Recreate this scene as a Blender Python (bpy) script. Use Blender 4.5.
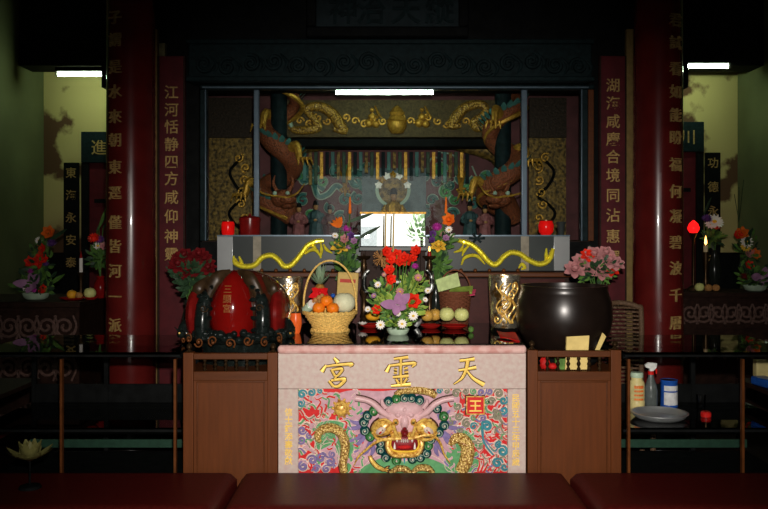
import bpy, math, random
from mathutils import Vector, Matrix
SC = bpy.context.scene
for _o in list(bpy.data.objects): bpy.data.objects.remove(_o)
COL = SC.collection
PI = math.pi
F = 820.0                     # focal length in pixels of the 768x509 photograph
CAMZ = 1.5
HOR = 235.0                   # pixel row of the horizon
def at(px, py, Y): return Vector(((px-384)*Y/F, Y, CAMZ-(py-HOR)*Y/F))
def lin(c):
    return tuple((x/255/12.92 if x/255 <= .04045 else ((x/255+.055)/1.055)**2.4) for x in c)

# ------------------------------------------------------------------ camera, sky, exposure, lights
cam = bpy.data.cameras.new('camera'); cam.sensor_width = 36; cam.lens = F*36/768
cam.shift_y = -(254.5-HOR)/768; cam.clip_start = .02; cam.clip_end = 200
co = bpy.data.objects.new('camera', cam); COL.objects.link(co)
co.location = (0, 0, CAMZ); co.rotation_euler = (PI/2, 0, 0)
SC.camera = co
SC.view_settings.view_transform = 'Standard'; SC.view_settings.look = 'None'
SC.view_settings.exposure = 0.0; SC.view_settings.gamma = 1.0
SC.view_settings.use_curve_mapping = False
SC.cycles.use_denoising = True
SC.cycles.max_bounces = 8; SC.cycles.transparent_max_bounces = 16; SC.cycles.sample_clamp_indirect = 4
w = bpy.data.worlds.new('sky'); SC.world = w; w.use_nodes = True
bg = w.node_tree.nodes['Background']; bg.inputs[0].default_value = (.86, .95, 1, 1); bg.inputs[1].default_value = .55

def lamp(name, kind, loc, energy, color=(1, 1, 1), **kw):
    l = bpy.data.lights.new(name, kind); l.energy = energy; l.color = color
    for k, v in kw.items(): setattr(l, k, v)
    o = bpy.data.objects.new(name, l); COL.objects.link(o); o.location = loc
    return o
# the flash of the camera that took the photograph
fl = lamp('camera_flash', 'SPOT', (.05, .02, CAMZ+.2), 760, (1, .95, .88), shadow_soft_size=.03, spot_size=math.radians(62), spot_blend=1.0)
sun = lamp('sun', 'SUN', (0, 6, 12), 7, (1, .97, .92), angle=.01); sun.rotation_euler = Vector((.25, -1, -1.1)).to_track_quat('-Z', 'Y').to_euler()
fl.rotation_euler = (Vector((.12, 4, .82))-fl.location).to_track_quat('-Z', 'Y').to_euler()

# ------------------------------------------------------------------ materials
def mat(name, col, rough=.5, metal=0, bump=0, scale=30, var=.15, spec=.18, emit=None, coat=0, stretch=None, trans=0, col2=None, tex='noise', sub=0, detail=4, thr=(.35, .65)):
    m = bpy.data.materials.new(name); m.use_nodes = True
    nt = m.node_tree; N = nt.nodes; L = nt.links; b = N['Principled BSDF']
    c = lin(col); b.inputs['Roughness'].default_value = rough; b.inputs['Metallic'].default_value = metal
    b.inputs['Specular IOR Level'].default_value = spec; b.inputs['Coat Weight'].default_value = coat
    b.inputs['Transmission Weight'].default_value = trans
    if sub:
        b.inputs['Subsurface Weight'].default_value = sub; b.inputs['Subsurface Radius'].default_value = (.02, .015, .01)
    tc = N.new('ShaderNodeTexCoord'); mp = N.new('ShaderNodeMapping')
    L.new(tc.outputs['Object'], mp.inputs[0])
    if stretch: mp.inputs['Scale'].default_value = stretch
    if tex == 'voronoi':
        t = N.new('ShaderNodeTexVoronoi'); t.inputs['Scale'].default_value = scale; fac = t.outputs['Distance']
    elif tex == 'wave':
        t = N.new('ShaderNodeTexWave'); t.inputs['Scale'].default_value = scale; t.inputs['Distortion'].default_value = 3; fac = t.outputs['Fac']
    else:
        t = N.new('ShaderNodeTexNoise'); t.inputs['Scale'].default_value = scale; t.inputs['Detail'].default_value = detail; fac = t.outputs['Fac']
    L.new(mp.outputs[0], t.inputs['Vector'])
    r = N.new('ShaderNodeValToRGB'); L.new(fac, r.inputs[0])
    a = lin(col2) if col2 else tuple(x*(1-var) for x in c)
    d = c if col2 else tuple(min(1, x*(1+var)) for x in c)
    r.color_ramp.elements[0].position = thr[0]; r.color_ramp.elements[1].position = thr[1]
    r.color_ramp.elements[0].color = (*a, 1); r.color_ramp.elements[1].color = (*d, 1)
    L.new(r.outputs[0], b.inputs['Base Color'])
    if bump:
        bn = N.new('ShaderNodeBump'); bn.inputs['Strength'].default_value = bump; bn.inputs['Distance'].default_value = .01
        L.new(fac, bn.inputs['Height']); L.new(bn.outputs[0], b.inputs['Normal'])
    if emit:
        b.inputs['Emission Color'].default_value = (*lin(emit[0]), 1); b.inputs['Emission Strength'].default_value = emit[1]
    return m
def glass(name, tint=(1, 1, 1), rough=.0, ior=1.28, gain=1.0):
    m = bpy.data.materials.new(name); m.use_nodes = True; nt = m.node_tree; N = nt.nodes; L = nt.links
    N.remove(N['Principled BSDF']); out = N['Material Output']
    t = N.new('ShaderNodeBsdfTransparent'); t.inputs[0].default_value = (*tint, 1)
    g = N.new('ShaderNodeBsdfGlossy'); g.inputs['Roughness'].default_value = rough; g.inputs[0].default_value = (gain, gain, gain, 1)
    f = N.new('ShaderNodeFresnel'); f.inputs[0].default_value = ior
    mx = N.new('ShaderNodeMixShader'); L.new(f.outputs[0], mx.inputs[0]); L.new(t.outputs[0], mx.inputs[1]); L.new(g.outputs[0], mx.inputs[2])
    L.new(mx.outputs[0], out.inputs[0]); return m

M = {}
M['gold'] = mat('gold_paint', (238, 196, 98), .28, .2, .2, 60, .2, col2=(176, 120, 44), thr=(.38, .56), spec=.5)
M['goldtext'] = mat('gold_leaf_text', (240, 200, 100), .4, .15, 0, 60, .1)
M['dullgold'] = mat('dull_gold_text', (168, 138, 84), .5, .3, 0, 60, .25)
M['scale'] = mat('gold_scales', (140, 92, 30), .3, .15, .6, 120, .2, tex='voronoi', col2=(250, 216, 128), thr=(.15, .75), spec=.5)
M['red'] = mat('red_lacquer', (110, 16, 14), .16, 0, .02, 8, .12, coat=.6)
M['colred'] = mat('column_red_lacquer', (82, 20, 18), .24, 0, .015, 6, .18, coat=.4)
M['plaqred'] = mat('plaque_red_paint', (78, 18, 24), .55, 0, .02, 10, .2)
M['pink'] = mat('worn_pink_paint', (192, 176, 166), .42, 0, .05, 45, .1, col2=(186, 160, 152))
M['pinkedge'] = mat('worn_red_edge', (214, 174, 166), .25, 0, .03, 25, .2, col2=(196, 142, 134), spec=.4)
M['black'] = mat('black_lacquer', (14, 12, 11), .18, 0, 0, 20, .2, spec=.5)
M['blackglass'] = mat('black_glass_top', (12, 14, 12), .025, 0, 0, 20, .1, spec=1.0)
M['wood'] = mat('brown_wood_grain', (90, 45, 15), .5, 0, .03, 6, .1, stretch=(9, 9, .7))
M['woodrail'] = mat('brown_wood_rail', (82, 42, 16), .45, 0, .03, 6, .12, stretch=(.8, 6, 8))
M['darkwood'] = mat('dark_carved_wood', (42, 26, 20), .55, 0, .1, 25, .3, spec=.1)
M['blackwood'] = mat('near_black_timber', (15, 16, 16), .7, 0, .1, 18, .3, spec=.06)
M['tealwood'] = mat('dark_teal_timber', (18, 31, 33), .6, 0, .1, 30, .3, spec=.08)
M['carve'] = mat('carved_dull_wood', (98, 74, 66), .6, 0, .2, 60, .3)
M['plaster'] = mat('stained_plaster', (186, 170, 112), .9, 0, .1, 2.6, .1, col2=(92, 66, 46), thr=(.40, .46), detail=8)
M['wallgreen'] = mat('dim_green_wall', (104, 108, 74), .9, 0, .05, 1.5, .15)
M['floor'] = mat('dark_floor_tile', (30, 26, 24), .3, 0, .02, 3, .2)
M['ceil'] = mat('dark_ceiling_timber', (20, 17, 16), .8, 0, .1, 10, .2)
M['metal'] = mat('steel_trim', (84, 100, 112), .3, .35, 0, 20, .1, spec=.5)
M['steel'] = mat('polished_steel', (176, 178, 178), .22, .6, .02, 8, .05)
M['brass'] = mat('dark_brass', (70, 52, 34), .3, .7, .05, 20, .3)
M['copper'] = mat('copper_edge', (100, 56, 26), .4, .3, 0, 20, .2)
M['vinyl'] = mat('dark_red_vinyl', (70, 17, 14), .42, 0, .04, 60, .15, spec=.15)
M['banner'] = mat('grey_blue_paint_and_haze', (47, 52, 51), .35, 0, 0, 4, .12)  # dragon band: reflected haze put into the colour; cup and mirror shelf: plain grey
M['yellowgold'] = mat('bright_yellow_gold', (250, 224, 60), .2, .35, .1, 70, .2)
M['wicker'] = mat('straw_wicker', (226, 184, 102), .55, 0, .2, 120, .25)
M['wickerdark'] = mat('brown_wicker', (112, 66, 46), .5, 0, .2, 120, .25)
M['rattan'] = mat('brown_rattan', (92, 70, 52), .6, 0, .3, 120, .3)
M['glass'] = glass('clear_case_glass', (.93, .96, .95))
M['greenglass'] = glass('green_counter_glass', (.50, .60, .52), .02, 1.5)
M['candleglass'] = glass('candle_glass', (.9, .9, .9))
M['traysteel'] = mat('tray_steel', (184, 186, 186), .34, .75, 0, 8, .05)
M['mirror'] = mat('mirror_glass', (245, 248, 250), .0, 1, 0, 5, 0)
M['orange'] = mat('orange_peel', (236, 122, 24), .4, 0, .15, 160, .08)
M['melon'] = mat('pale_melon', (214, 212, 176), .5, 0, .06, 60, .06)
M['palegreen'] = mat('pale_green_fruit', (206, 206, 130), .35, 0, .02, 20, .08)
M['brownfruit'] = mat('golden_brown_fruit', (190, 146, 66), .35, 0, .02, 18, .15)
M['persim'] = mat('orange_yellow_fruit', (226, 160, 40), .35, 0, .02, 18, .12)
M['platered'] = mat('red_plate_glaze', (150, 26, 22), .2, 0, 0, 10, .1)
M['white'] = mat('white_petal', (236, 228, 220), .6, 0, 0, 20, .05)
M['yellow'] = mat('yellow_petal', (236, 190, 62), .6, 0, 0, 20, .1)
M['lilac'] = mat('lilac_petal', (170, 122, 160), .55, 0, 0, 14, .18)
M['magenta'] = mat('magenta_petal', (176, 52, 150), .6, 0, 0, 30, .15)
M['purple'] = mat('purple_petal', (96, 56, 120), .6, 0, 0, 30, .2)
M['redpetal'] = mat('red_petal', (222, 44, 24), .5, 0, 0, 20, .15)
M['darkredpetal'] = mat('dark_red_petal', (96, 16, 20), .6, 0, 0, 20, .25)
M['pinkpetal'] = mat('pink_petal', (186, 126, 126), .6, 0, 0, 20, .12)
M['orangepetal'] = mat('orange_petal', (230, 110, 30), .55, 0, 0, 20, .15)
M['leaf'] = mat('green_leaf', (84, 120, 52), .55, 0, 0, 30, .3)
M['limeleaf'] = mat('yellow_green_leaf', (138, 160, 66), .55, 0, 0, 30, .25)
M['darkleaf'] = mat('dark_green_leaf', (42, 64, 42), .5, 0, 0, 30, .3)
M['stem'] = mat('green_stem', (70, 104, 48), .5)
M['bowlglass'] = mat('pale_green_glazed_bowl', (176, 196, 170), .15, 0, 0, 20, .1)
M['darkvase'] = mat('dark_vase_glaze', (30, 34, 30), .15, 0, 0, 20, .2)
M['redvase'] = mat('red_vase_glaze', (120, 18, 18), .2, 0, 0, 20, .1)
M['bell'] = mat('dark_bronze', (30, 21, 17), .3, .2, .03, 14, .15, spec=.5)
M['fishred'] = mat('wooden_fish_red', (112, 12, 9), .13, 0, .01, 8, .1, coat=.5)
M['fishdark'] = mat('wooden_fish_dark_red', (86, 24, 16), .2, 0, .02, 5, .25, col2=(44, 26, 14), thr=(.42, .58), coat=.3)
M['fishgold'] = mat('wooden_fish_olive_gold', (48, 34, 20), .35, .1, .1, 30, .3)
M['fishblack'] = mat('black_green_lacquer', (20, 26, 24), .2, 0, .1, 30, .3, coat=.3)
M['cloth'] = mat('yellow_paper_cloth', (214, 188, 118), .8, 0, .1, 20, .08)
M['redcloth'] = mat('red_cloth', (176, 24, 22), .6, 0, .1, 30, .15)
M['cup'] = mat('embossed_gilt_metal', (222, 212, 190), .27, .92, .8, 22, .3, col2=(150, 112, 60), thr=(.4, .55))
M['orangelit'] = mat('lit_orange_glass', (214, 92, 40), .25, emit=((255, 96, 30), .12))
M['fishtext'] = mat('faded_gilt_text', (128, 78, 38), .5)
M['pewter'] = mat('pewter_pattern', (190, 192, 188), .35, .6, .4, 24, .2, col2=(40, 40, 38), thr=(.46, .54))
M['kraft'] = mat('tan_paper', (190, 160, 96), .8, 0, .05, 60, .06)
M['greencard'] = mat('pale_green_card', (188, 204, 138), .7)
M['redribbon'] = mat('red_ribbon', (206, 26, 30), .35, 0, .05, 30, .1)
M['pineapple'] = mat('pineapple_skin', (150, 104, 44), .6, 0, .8, 60, .2, tex='voronoi')
M['longan'] = mat('tan_longan', (172, 122, 70), .6, 0, .1, 80, .15)
M['tube'] = mat('fluorescent_tube_glow', (255, 255, 250), .5, emit=((226, 255, 216), 50))
M['tubemid'] = mat('shrine_tube_glow', (255, 255, 250), .5, emit=((222, 255, 226), 38))
M['flame'] = mat('candle_flame_glow', (255, 200, 120), .5, emit=((255, 170, 80), 9))
M['redglow'] = mat('red_lamp_glow', (220, 20, 20), .3, emit=((255, 22, 22), 1.6))
M['redlamp'] = mat('red_lit_candle_glass', (200, 20, 18), .2, emit=((255, 16, 10), .2))
M['redbox'] = mat('red_lacquer_box', (106, 18, 16), .25)
M['maroon'] = mat('maroon_painted_panel', (86, 46, 48), .6, 0, .02, 8, .2)
M['tealpaint'] = mat('teal_cloud_paint', (62, 106, 100), .5, 0, 0, 20, .2)
M['palegreenpaint'] = mat('pale_outline_paint', (150, 170, 150), .5, 0, 0, 20, .1)
M['oldgold'] = mat('old_gold_relief', (172, 128, 50), .4, .45, .5, 60, .3)
M['goldscale'] = mat('old_gold_scales', (104, 72, 26), .35, .25, .7, 80, .2, tex='voronoi', col2=(214, 166, 70), thr=(.15, .7), spec=.5)
M['goldbrocade'] = mat('gold_brocade_panel', (128, 100, 48), .5, .25, .5, 40, .3, col2=(52, 40, 22))
M['dragonred'] = mat('red_brown_dragon_scales', (132, 72, 46), .45, .1, .7, 90, .25, tex='voronoi', col2=(40, 40, 34), thr=(.1, .5))
M['robe'] = mat('faded_pink_robe', (120, 72, 72), .6, 0, .05, 30, .25)
M['robeteal'] = mat('teal_robe', (48, 70, 72), .6, 0, .05, 30, .3)
M['skin'] = mat('figure_gilt_face', (150, 110, 70), .5)
M['blue'] = mat('blue_can_paint', (30, 78, 160), .3)
M['label'] = mat('white_can_label', (205, 205, 205), .4)
M['orangeprint'] = mat('orange_print', (214, 110, 50), .5)
M['jar'] = mat('cloudy_plastic_jar', (206, 190, 130), .35, 0, 0, 12, .2)
M['bottle'] = mat('smoky_plastic_bottle', (86, 92, 90), .25)
M['plasticwhite'] = mat('white_plastic', (220, 220, 214), .4)
M['plasticred'] = mat('red_plastic', (190, 30, 26), .4)
M['lotus'] = mat('pale_lotus_petals', (112, 108, 62), .45, 0, 0, 20, .2)
M['signgrey'] = mat('blue_grey_sign_board', (30, 40, 43), .8, 0, .04, 20, .2)
M['wick'] = mat('ivory_candle', (220, 196, 150), .5)
M['redcandle'] = mat('red_candle_wax', (150, 22, 20), .4)
M['outwall'] = mat('white_house_wall', (236, 236, 232), .8)
M['outwin'] = mat('house_window', (170, 176, 176), .5)
M['shrub'] = mat('street_shrub', (186, 214, 166), .7, 0, .2, 20, .3)
# dragon panel paints
M['pdark2'] = mat('panel_outline_and_shade', (66, 40, 26), .5)  # shadow around relief parts painted as a dark rim; brown outline on characters
M['pred'] = mat('panel_red_paint', (196, 40, 40), .4, 0, .05, 40, .1)
M['pteal'] = mat('panel_teal_paint', (58, 128, 140), .4, 0, .03, 40, .15)
M['ppurple'] = mat('panel_purple_paint', (122, 106, 150), .4, 0, .03, 40, .15)
M['polive'] = mat('panel_olive_grey_paint', (130, 124, 104), .4, 0, .03, 40, .15)
M['pgreen'] = mat('panel_green_paint', (88, 146, 96), .4, 0, .03, 40, .15)
M['ppale'] = mat('panel_pale_outline', (214, 190, 176), .4, 0, 0, 40, .1)
M['plilac'] = mat('panel_lilac_paint', (188, 146, 156), .4, 0, .03, 40, .12)
M['phorn'] = mat('panel_horn_pink', (204, 164, 166), .3, 0, .03, 40, .08)
M['pdteal'] = mat('panel_dark_teal', (8, 62, 64), .35, 0, 0, 40, .2)
M['pdgreen'] = mat('panel_leaf_green', (44, 98, 46), .35, 0, 0, 40, .2)
M['pdark'] = mat('panel_mouth_dark_red', (120, 20, 26), .35, 0, 0, 40, .2)

# ------------------------------------------------------------------ mesh helpers
def frame(d):
    d = Vector(d).normalized(); u = Vector((0, 0, 1)) if abs(d.z) < .9 else Vector((1, 0, 0))
    x = u.cross(d).normalized(); return x, d.cross(x), d
def smooth_path(pts, k=5):
    pts = [Vector(p) for p in pts]
    if len(pts) < 3: return pts
    P = [pts[0]*2-pts[1]]+pts+[pts[-1]*2-pts[-2]]; out = []
    for i in range(1, len(P)-2):
        a, b, c, d = P[i-1:i+3]
        for j in range(k):
            t = j/k; out.append(.5*((2*b)+(c-a)*t+(2*a-5*b+4*c-d)*t*t+(3*b-a-3*c+d)*t**3))
    out.append(pts[-1]); return out
class MB:
    def __init__(s): s.v = []; s.f = []; s.m = []
    def add(s, vs, fs, m=0):
        n = len(s.v); s.v += [Vector(v) for v in vs]; s.f += [tuple(i+n for i in f) for f in fs]; s.m += [m]*len(fs); return s
    def box(s, lo, hi, m=0):
        x0, y0, z0 = lo; x1, y1, z1 = hi
        return s.add([(x0,y0,z0),(x1,y0,z0),(x1,y1,z0),(x0,y1,z0),(x0,y0,z1),(x1,y0,z1),(x1,y1,z1),(x0,y1,z1)],
                     [(0,3,2,1),(4,5,6,7),(0,1,5,4),(1,2,6,5),(2,3,7,6),(3,0,4,7)], m)
    def cbox(s, c, size, rot=None, m=0):
        R = rot or Matrix.Identity(3); h = [x/2 for x in size]; vs = []
        for z in (-1, 1):
            for x, y in ((-1,-1),(1,-1),(1,1),(-1,1)): vs.append(Vector(c)+R @ Vector((x*h[0], y*h[1], z*h[2])))
        return s.add(vs, [(0,3,2,1),(4,5,6,7),(0,1,5,4),(1,2,6,5),(2,3,7,6),(3,0,4,7)], m)
    def tube(s, pts, r, n=8, m=0, cap=True, up=None, flat=1.0, smooth=0):
        if smooth: 
            if isinstance(r, (list, tuple)):
                rr = []
                for i in range(len(r)-1):
                    for j in range(smooth): rr.append(r[i]+(r[i+1]-r[i])*j/smooth)
                rr.append(r[-1]); r = rr if len(pts) > 2 else r
            pts = smooth_path(pts, smooth)
        pts = [Vector(p) for p in pts]; k = len(pts); rs = list(r) if isinstance(r, (list, tuple)) else [r]*k
        vs = []; px = None
        for i in range(k):
            t = (pts[min(i+1, k-1)]-pts[max(i-1, 0)])
            t = t.normalized() if t.length > 1e-9 else Vector((0, 0, 1))
            if up is not None:
                y = Vector(up); x = t.cross(y)
                x = x.normalized() if x.length > 1e-6 else Vector((1, 0, 0))
            else:
                if px is None: x, y, _ = frame(t)
                else:
                    x = (px-t*px.dot(t)); x = x.normalized() if x.length > 1e-6 else frame(t)[0]; y = t.cross(x)
            px = x
            for j in range(n):
                a = 2*PI*j/n; vs.append(pts[i]+x*(math.cos(a)*rs[i])+y*(math.sin(a)*rs[i]*flat))
        fs = [(i*n+j, i*n+(j+1) % n, (i+1)*n+(j+1) % n, (i+1)*n+j) for i in range(k-1) for j in range(n)]
        if cap: fs += [tuple(range(n-1, -1, -1)), tuple((k-1)*n+j for j in range(n))]
        return s.add(vs, fs, m)
    def lathe(s, prof, c=(0, 0, 0), n=24, m=0, axis=None, a0=0, a1=2*PI, wob=None):
        c = Vector(c); X, Y, Z = frame(axis) if axis is not None else (Vector((1,0,0)), Vector((0,1,0)), Vector((0,0,1)))
        vs = []; full = abs(a1-a0-2*PI) < 1e-6; cols = n if full else n+1
        for r, z in prof:
            for j in range(cols):
                a = a0+(a1-a0)*j/n; q = r*(1+(wob(a, z) if wob else 0)); vs.append(c+X*(q*math.cos(a))+Y*(q*math.sin(a))+Z*z)
        fs = []
        for i in range(len(prof)-1):
            for j in range(n):
                j2 = (j+1) % cols; fs.append((i*cols+j, i*cols+j2, (i+1)*cols+j2, (i+1)*cols+j))
        if full:
            if prof[0][0] > 1e-6: fs.append(tuple(range(n-1, -1, -1)))
            if prof[-1][0] > 1e-6: fs.append(tuple((len(prof)-1)*cols+j for j in range(n)))
        return s.add(vs, fs, m)
    def sph(s, c, r, n=14, k=8, m=0, R=None, f=None):
        r = r if isinstance(r, (tuple, list)) else (r, r, r); R = R or Matrix.Identity(3); c = Vector(c); vs = []
        for i in range(k+1):
            t = PI*i/k
            for j in range(n):
                a = 2*PI*j/n; q = Vector((math.sin(t)*math.cos(a)*r[0], math.sin(t)*math.sin(a)*r[1], math.cos(t)*r[2]))
                if f: q = f(q)
                vs.append(c+R @ q)
        fs = [(i*n+j, (i+1)*n+j, (i+1)*n+(j+1) % n, i*n+(j+1) % n) for i in range(k) for j in range(n)]
        return s.add(vs, fs, m)
    def petal(s, base, d, up, L, W, cup=.3, m=0, k=4, tip=.15):
        d = Vector(d).normalized(); up = Vector(up); sd = d.cross(up)
        sd = sd.normalized() if sd.length > 1e-6 else frame(d)[0]; up = sd.cross(d).normalized(); vs = []
        for i in range(k+1):
            t = i/k; wd = W*.5*(math.sin(PI*(t*.85+.12))**.8 if t < 1 else tip)
            p = Vector(base)+d*(L*t)+up*(cup*L*t*t)
            vs += [p-sd*wd+up*(abs(cup)*wd*.6), p, p+sd*wd+up*(abs(cup)*wd*.6)]
        fs = []
        for i in range(k):
            for j in range(2): a = i*3+j; fs.append((a, a+1, a+4, a+3))
        return s.add(vs, fs, m)
    def build(s, name, mats, parent=None, org=(0, 0, 0), bevel=0, subsurf=0, sharp=38):
        me = bpy.data.meshes.new(name); o = Vector(org)
        me.from_pydata([v-o for v in s.v], [], s.f)
        mats = mats if isinstance(mats, (list, tuple)) else [mats]
        for x in mats: me.materials.append(M[x] if isinstance(x, str) else x)
        me.polygons.foreach_set('material_index', s.m); me.polygons.foreach_set('use_smooth', [True]*len(s.f))
        me.set_sharp_from_angle(angle=math.radians(sharp)); me.update()
        ob = bpy.data.objects.new(name, me); COL.objects.link(ob)
        if parent is not None: ob.parent = parent
        if bevel:
            b = ob.modifiers.new('b', 'BEVEL'); b.width = bevel; b.segments = 3; b.limit_method = 'ANGLE'; b.angle_limit = math.radians(40)
        if subsurf:
            b = ob.modifiers.new('s', 'SUBSURF'); b.levels = subsurf; b.render_levels = subsurf
        return ob
def tag(o, label=None, cat=None, group=None, kind=None):
    if label: o['label'] = label
    if cat: o['category'] = cat
    if group: o['group'] = group
    if kind: o['kind'] = kind
    return o
class Thing:
    """An Empty at the thing's base; parts are given in world coordinates, or local ones when loc is the origin."""
    def __init__(s, name, label, cat, loc=(0, 0, 0), group=None, kind=None):
        s.o = bpy.data.objects.new(name, None); COL.objects.link(s.o); s.o.location = loc; s.loc = Vector(loc)
        s.o.empty_display_size = .05; tag(s.o, label, cat, group, kind)
    def part(s, name, mb, mats, parent=None, label=None, **kw):
        o = mb.build(name, mats, parent or s.o, s.loc, **kw)
        if label: o['label'] = label
        return o
def solid(name, label, cat, mb, mats, loc=(0, 0, 0), group=None, kind=None, **kw):
    o = mb.build(name, mats, None, loc, **kw); o.location = loc; return tag(o, label, cat, group, kind)
def struct(name, mb, mats, **kw):
    o = mb.build(name, mats, **kw); o['kind'] = 'structure'; return o
def dup(root, loc, label=None, rotz=None, group=None):
    def cp(o, par):
        c = o.copy(); COL.objects.link(c)
        if par is not None: c.parent = par
        for ch in list(o.children): cp(ch, c)
        return c
    r = cp(root, None); r.location = loc
    if rotz is not None: r.rotation_euler.z = rotz
    if label: r['label'] = label
    if group: r['group'] = group
    return r
_fc = bpy.data.curves.new('glyph', 'FONT'); _fo = bpy.data.objects.new('glyph', _fc); COL.objects.link(_fo)
def glyph(ch, size, bold=.012, depth=.04):
    """Vertices (u right, v up, w out) and faces of one character, centred, size metres high."""
    _fc.body = ch; _fc.extrude = depth; _fc.offset = bold; _fc.resolution_u = 3
    bpy.context.view_layer.update()
    dg = bpy.context.evaluated_depsgraph_get(); me = bpy.data.meshes.new_from_object(_fo.evaluated_get(dg))
    vs = [((v.co.x-.5)*size, (v.co.y-.39)*size, v.co.z*size) for v in me.vertices]; fs = [tuple(p.vertices) for p in me.polygons]
    bpy.data.meshes.remove(me); return vs, fs
def text_flat(mb, ch, X, Y, Z, size, bold=.012, depth=.04, m=0, sx=1.0):
    vs, fs = glyph(ch, size, bold, depth); mb.add([(X+u*sx, Y-w_, Z+v) for u, v, w_ in vs], fs, m)
def spiral(cx, cz, r, turns=1.4, a0=0., sgn=1, n=14, r1=.12):
    return [(cx+r*(1-(1-r1)*i/n)*math.cos(a0+sgn*2*PI*turns*i/n), cz+r*(1-(1-r1)*i/n)*math.sin(a0+sgn*2*PI*turns*i/n)) for i in range(n+1)]
RND = random.Random(7)

# ------------------------------------------------------------------ the setting
XL, XR, YB, YF = -3.32, 3.45, 8.0, -4.2
CZ = 4.3
struct('floor', MB().box((XL-.3, YF-.3, -.2), (XR+.3, YB+.3, 0)), 'floor')
struct('ceiling', MB().box((XL-.3, YF-.3, CZ), (XR+.3, YB+.3, CZ+.2)), 'ceil')
struct('wall_back', MB().box((XL-.3, YB, 0), (XR+.3, YB+.3, CZ)), 'plaster')
struct('wall_left', MB().box((XL-.3, YF, 0), (XL, YB, CZ)), 'wallgreen')
struct('wall_right', MB().box((XR, YF, 0), (XR+.3, YB, CZ)), 'wallgreen')
DX, DH = 1.35, 2.7
struct('wall_front', MB().box((XL-.3, YF-.3, 0), (-DX, YF, CZ)).box((DX, YF-.3, 0), (XR+.3, YF, CZ)).box((-DX, YF-.3, DH), (DX, YF, CZ)), 'wallgreen')
struct('trim_door', MB().box((-DX, YF-.3, 0), (-DX+.07, YF+.02, DH)).box((DX-.07, YF-.3, 0), (DX, YF+.02, DH)).box((-DX+.07, YF-.3, DH-.08), (DX-.07, YF+.02, DH)), 'darkwood')
struct('baseboard_back', MB().box((XL, YB-.05, 0), (XR, YB, 1.33)), 'blackwood')
struct('trim_beam', MB().box((XL, 7.45, 3.04), (XR, 7.75, CZ)), 'blackwood')
hd = MB().box((-1.95, 5.66, 2.52), (2.1, 5.9, CZ)).box((-1.62, 5.62, 0), (-1.27, 5.88, 2.52)).box((1.42, 5.62, 0), (1.78, 5.88, 2.52))
struct('trim_header', hd, 'blackwood')
for nm, a, b in (('trim_post_a', -1.575, -1.545), ('trim_post_b', 1.65, 1.70)):
    struct(nm, MB().box((a, 5.575, 0), (b, 5.619, 2.9)), mat('ochre_post_paint_'+nm, (122, 100, 58), .7))
# the street outside the doorway, seen only in reflections
struct('ground', MB().box((-14, -30, -.25), (14, YF-.3, -.05)), mat('street_paving', (150, 150, 146), .8))
hs = Thing('house', 'white house across the street outside the temple doorway', 'house', (0, -17, -.05))
hb = MB().box((-9, -21, -.05), (9, -17, 5.5)); hs.part('wall', hb, 'outwall')
for x in (-5, -2.4, .4, 3, 5.6): hs.part('window', MB().box((x-.5, -17.0, 1.4), (x+.5, -16.95, 2.7)), 'outwin')
sh = MB()
for i in range(260):
    a, b = RND.uniform(0, 2*PI), RND.uniform(-1, 1); r = RND.uniform(.5, .8)
    p = Vector((1.5+r*.45*math.cos(a)*(1-b*b)**.5, -8+r*.45*math.sin(a)*(1-b*b)**.5, 2.0+r*b)); d = p-Vector((1.5, -8, 1.9))
    sh.petal(p, d, (0, 0, 1), .13, .08, .2)
st = Thing('potted_tree', 'small potted tree outside the temple doorway', 'tree', (1.5, -8, -.05))
st.part('foliage', sh, 'shrub'); st.part('pot', MB().lathe([(.2, -.05), (.28, .3), (.26, .3), (.2, .25)], (1.5, -8, 0)).tube([(1.5, -8, .2), (1.5, -8, 2)], .03, 8), 'darkwood')

# ------------------------------------------------------------------ fluorescent lamps
def tube_lamp(label, a, b, Y, z, mname, power):
    x0, x1 = a, b; t = Thing('fluorescent_lamp', label, 'lamp', ((x0+x1)/2, Y, z))
    t.part('lamp_tube', MB().tube([(x0+.02, Y, z), (x1-.02, Y, z)], .02, 10), mname)
    t.part('housing', MB().box((x0, Y-.02, z+.024), (x1, Y+.03, z+.06)), 'blackwood')
    for x in (x0, x1-.02): t.part('end_cap', MB().box((x, Y-.02, z-.022), (x+.02, Y+.022, z+.024)), 'plasticwhite')
    return t
p0, p1 = at(56, 74, 7.4), at(112, 74, 7.4); tube_lamp('lit fluorescent tube over the stained wall above the lilac lily arrangement', p0.x, p1.x, 7.4, p0.z, 'tube', 0)
p0, p1 = at(674, 66, 7.4), at(730, 66, 7.4); tube_lamp('lit fluorescent tube over the stained wall above the red glowing lamp', p0.x, p1.x, 7.4, p0.z, 'tube', 0)

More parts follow.
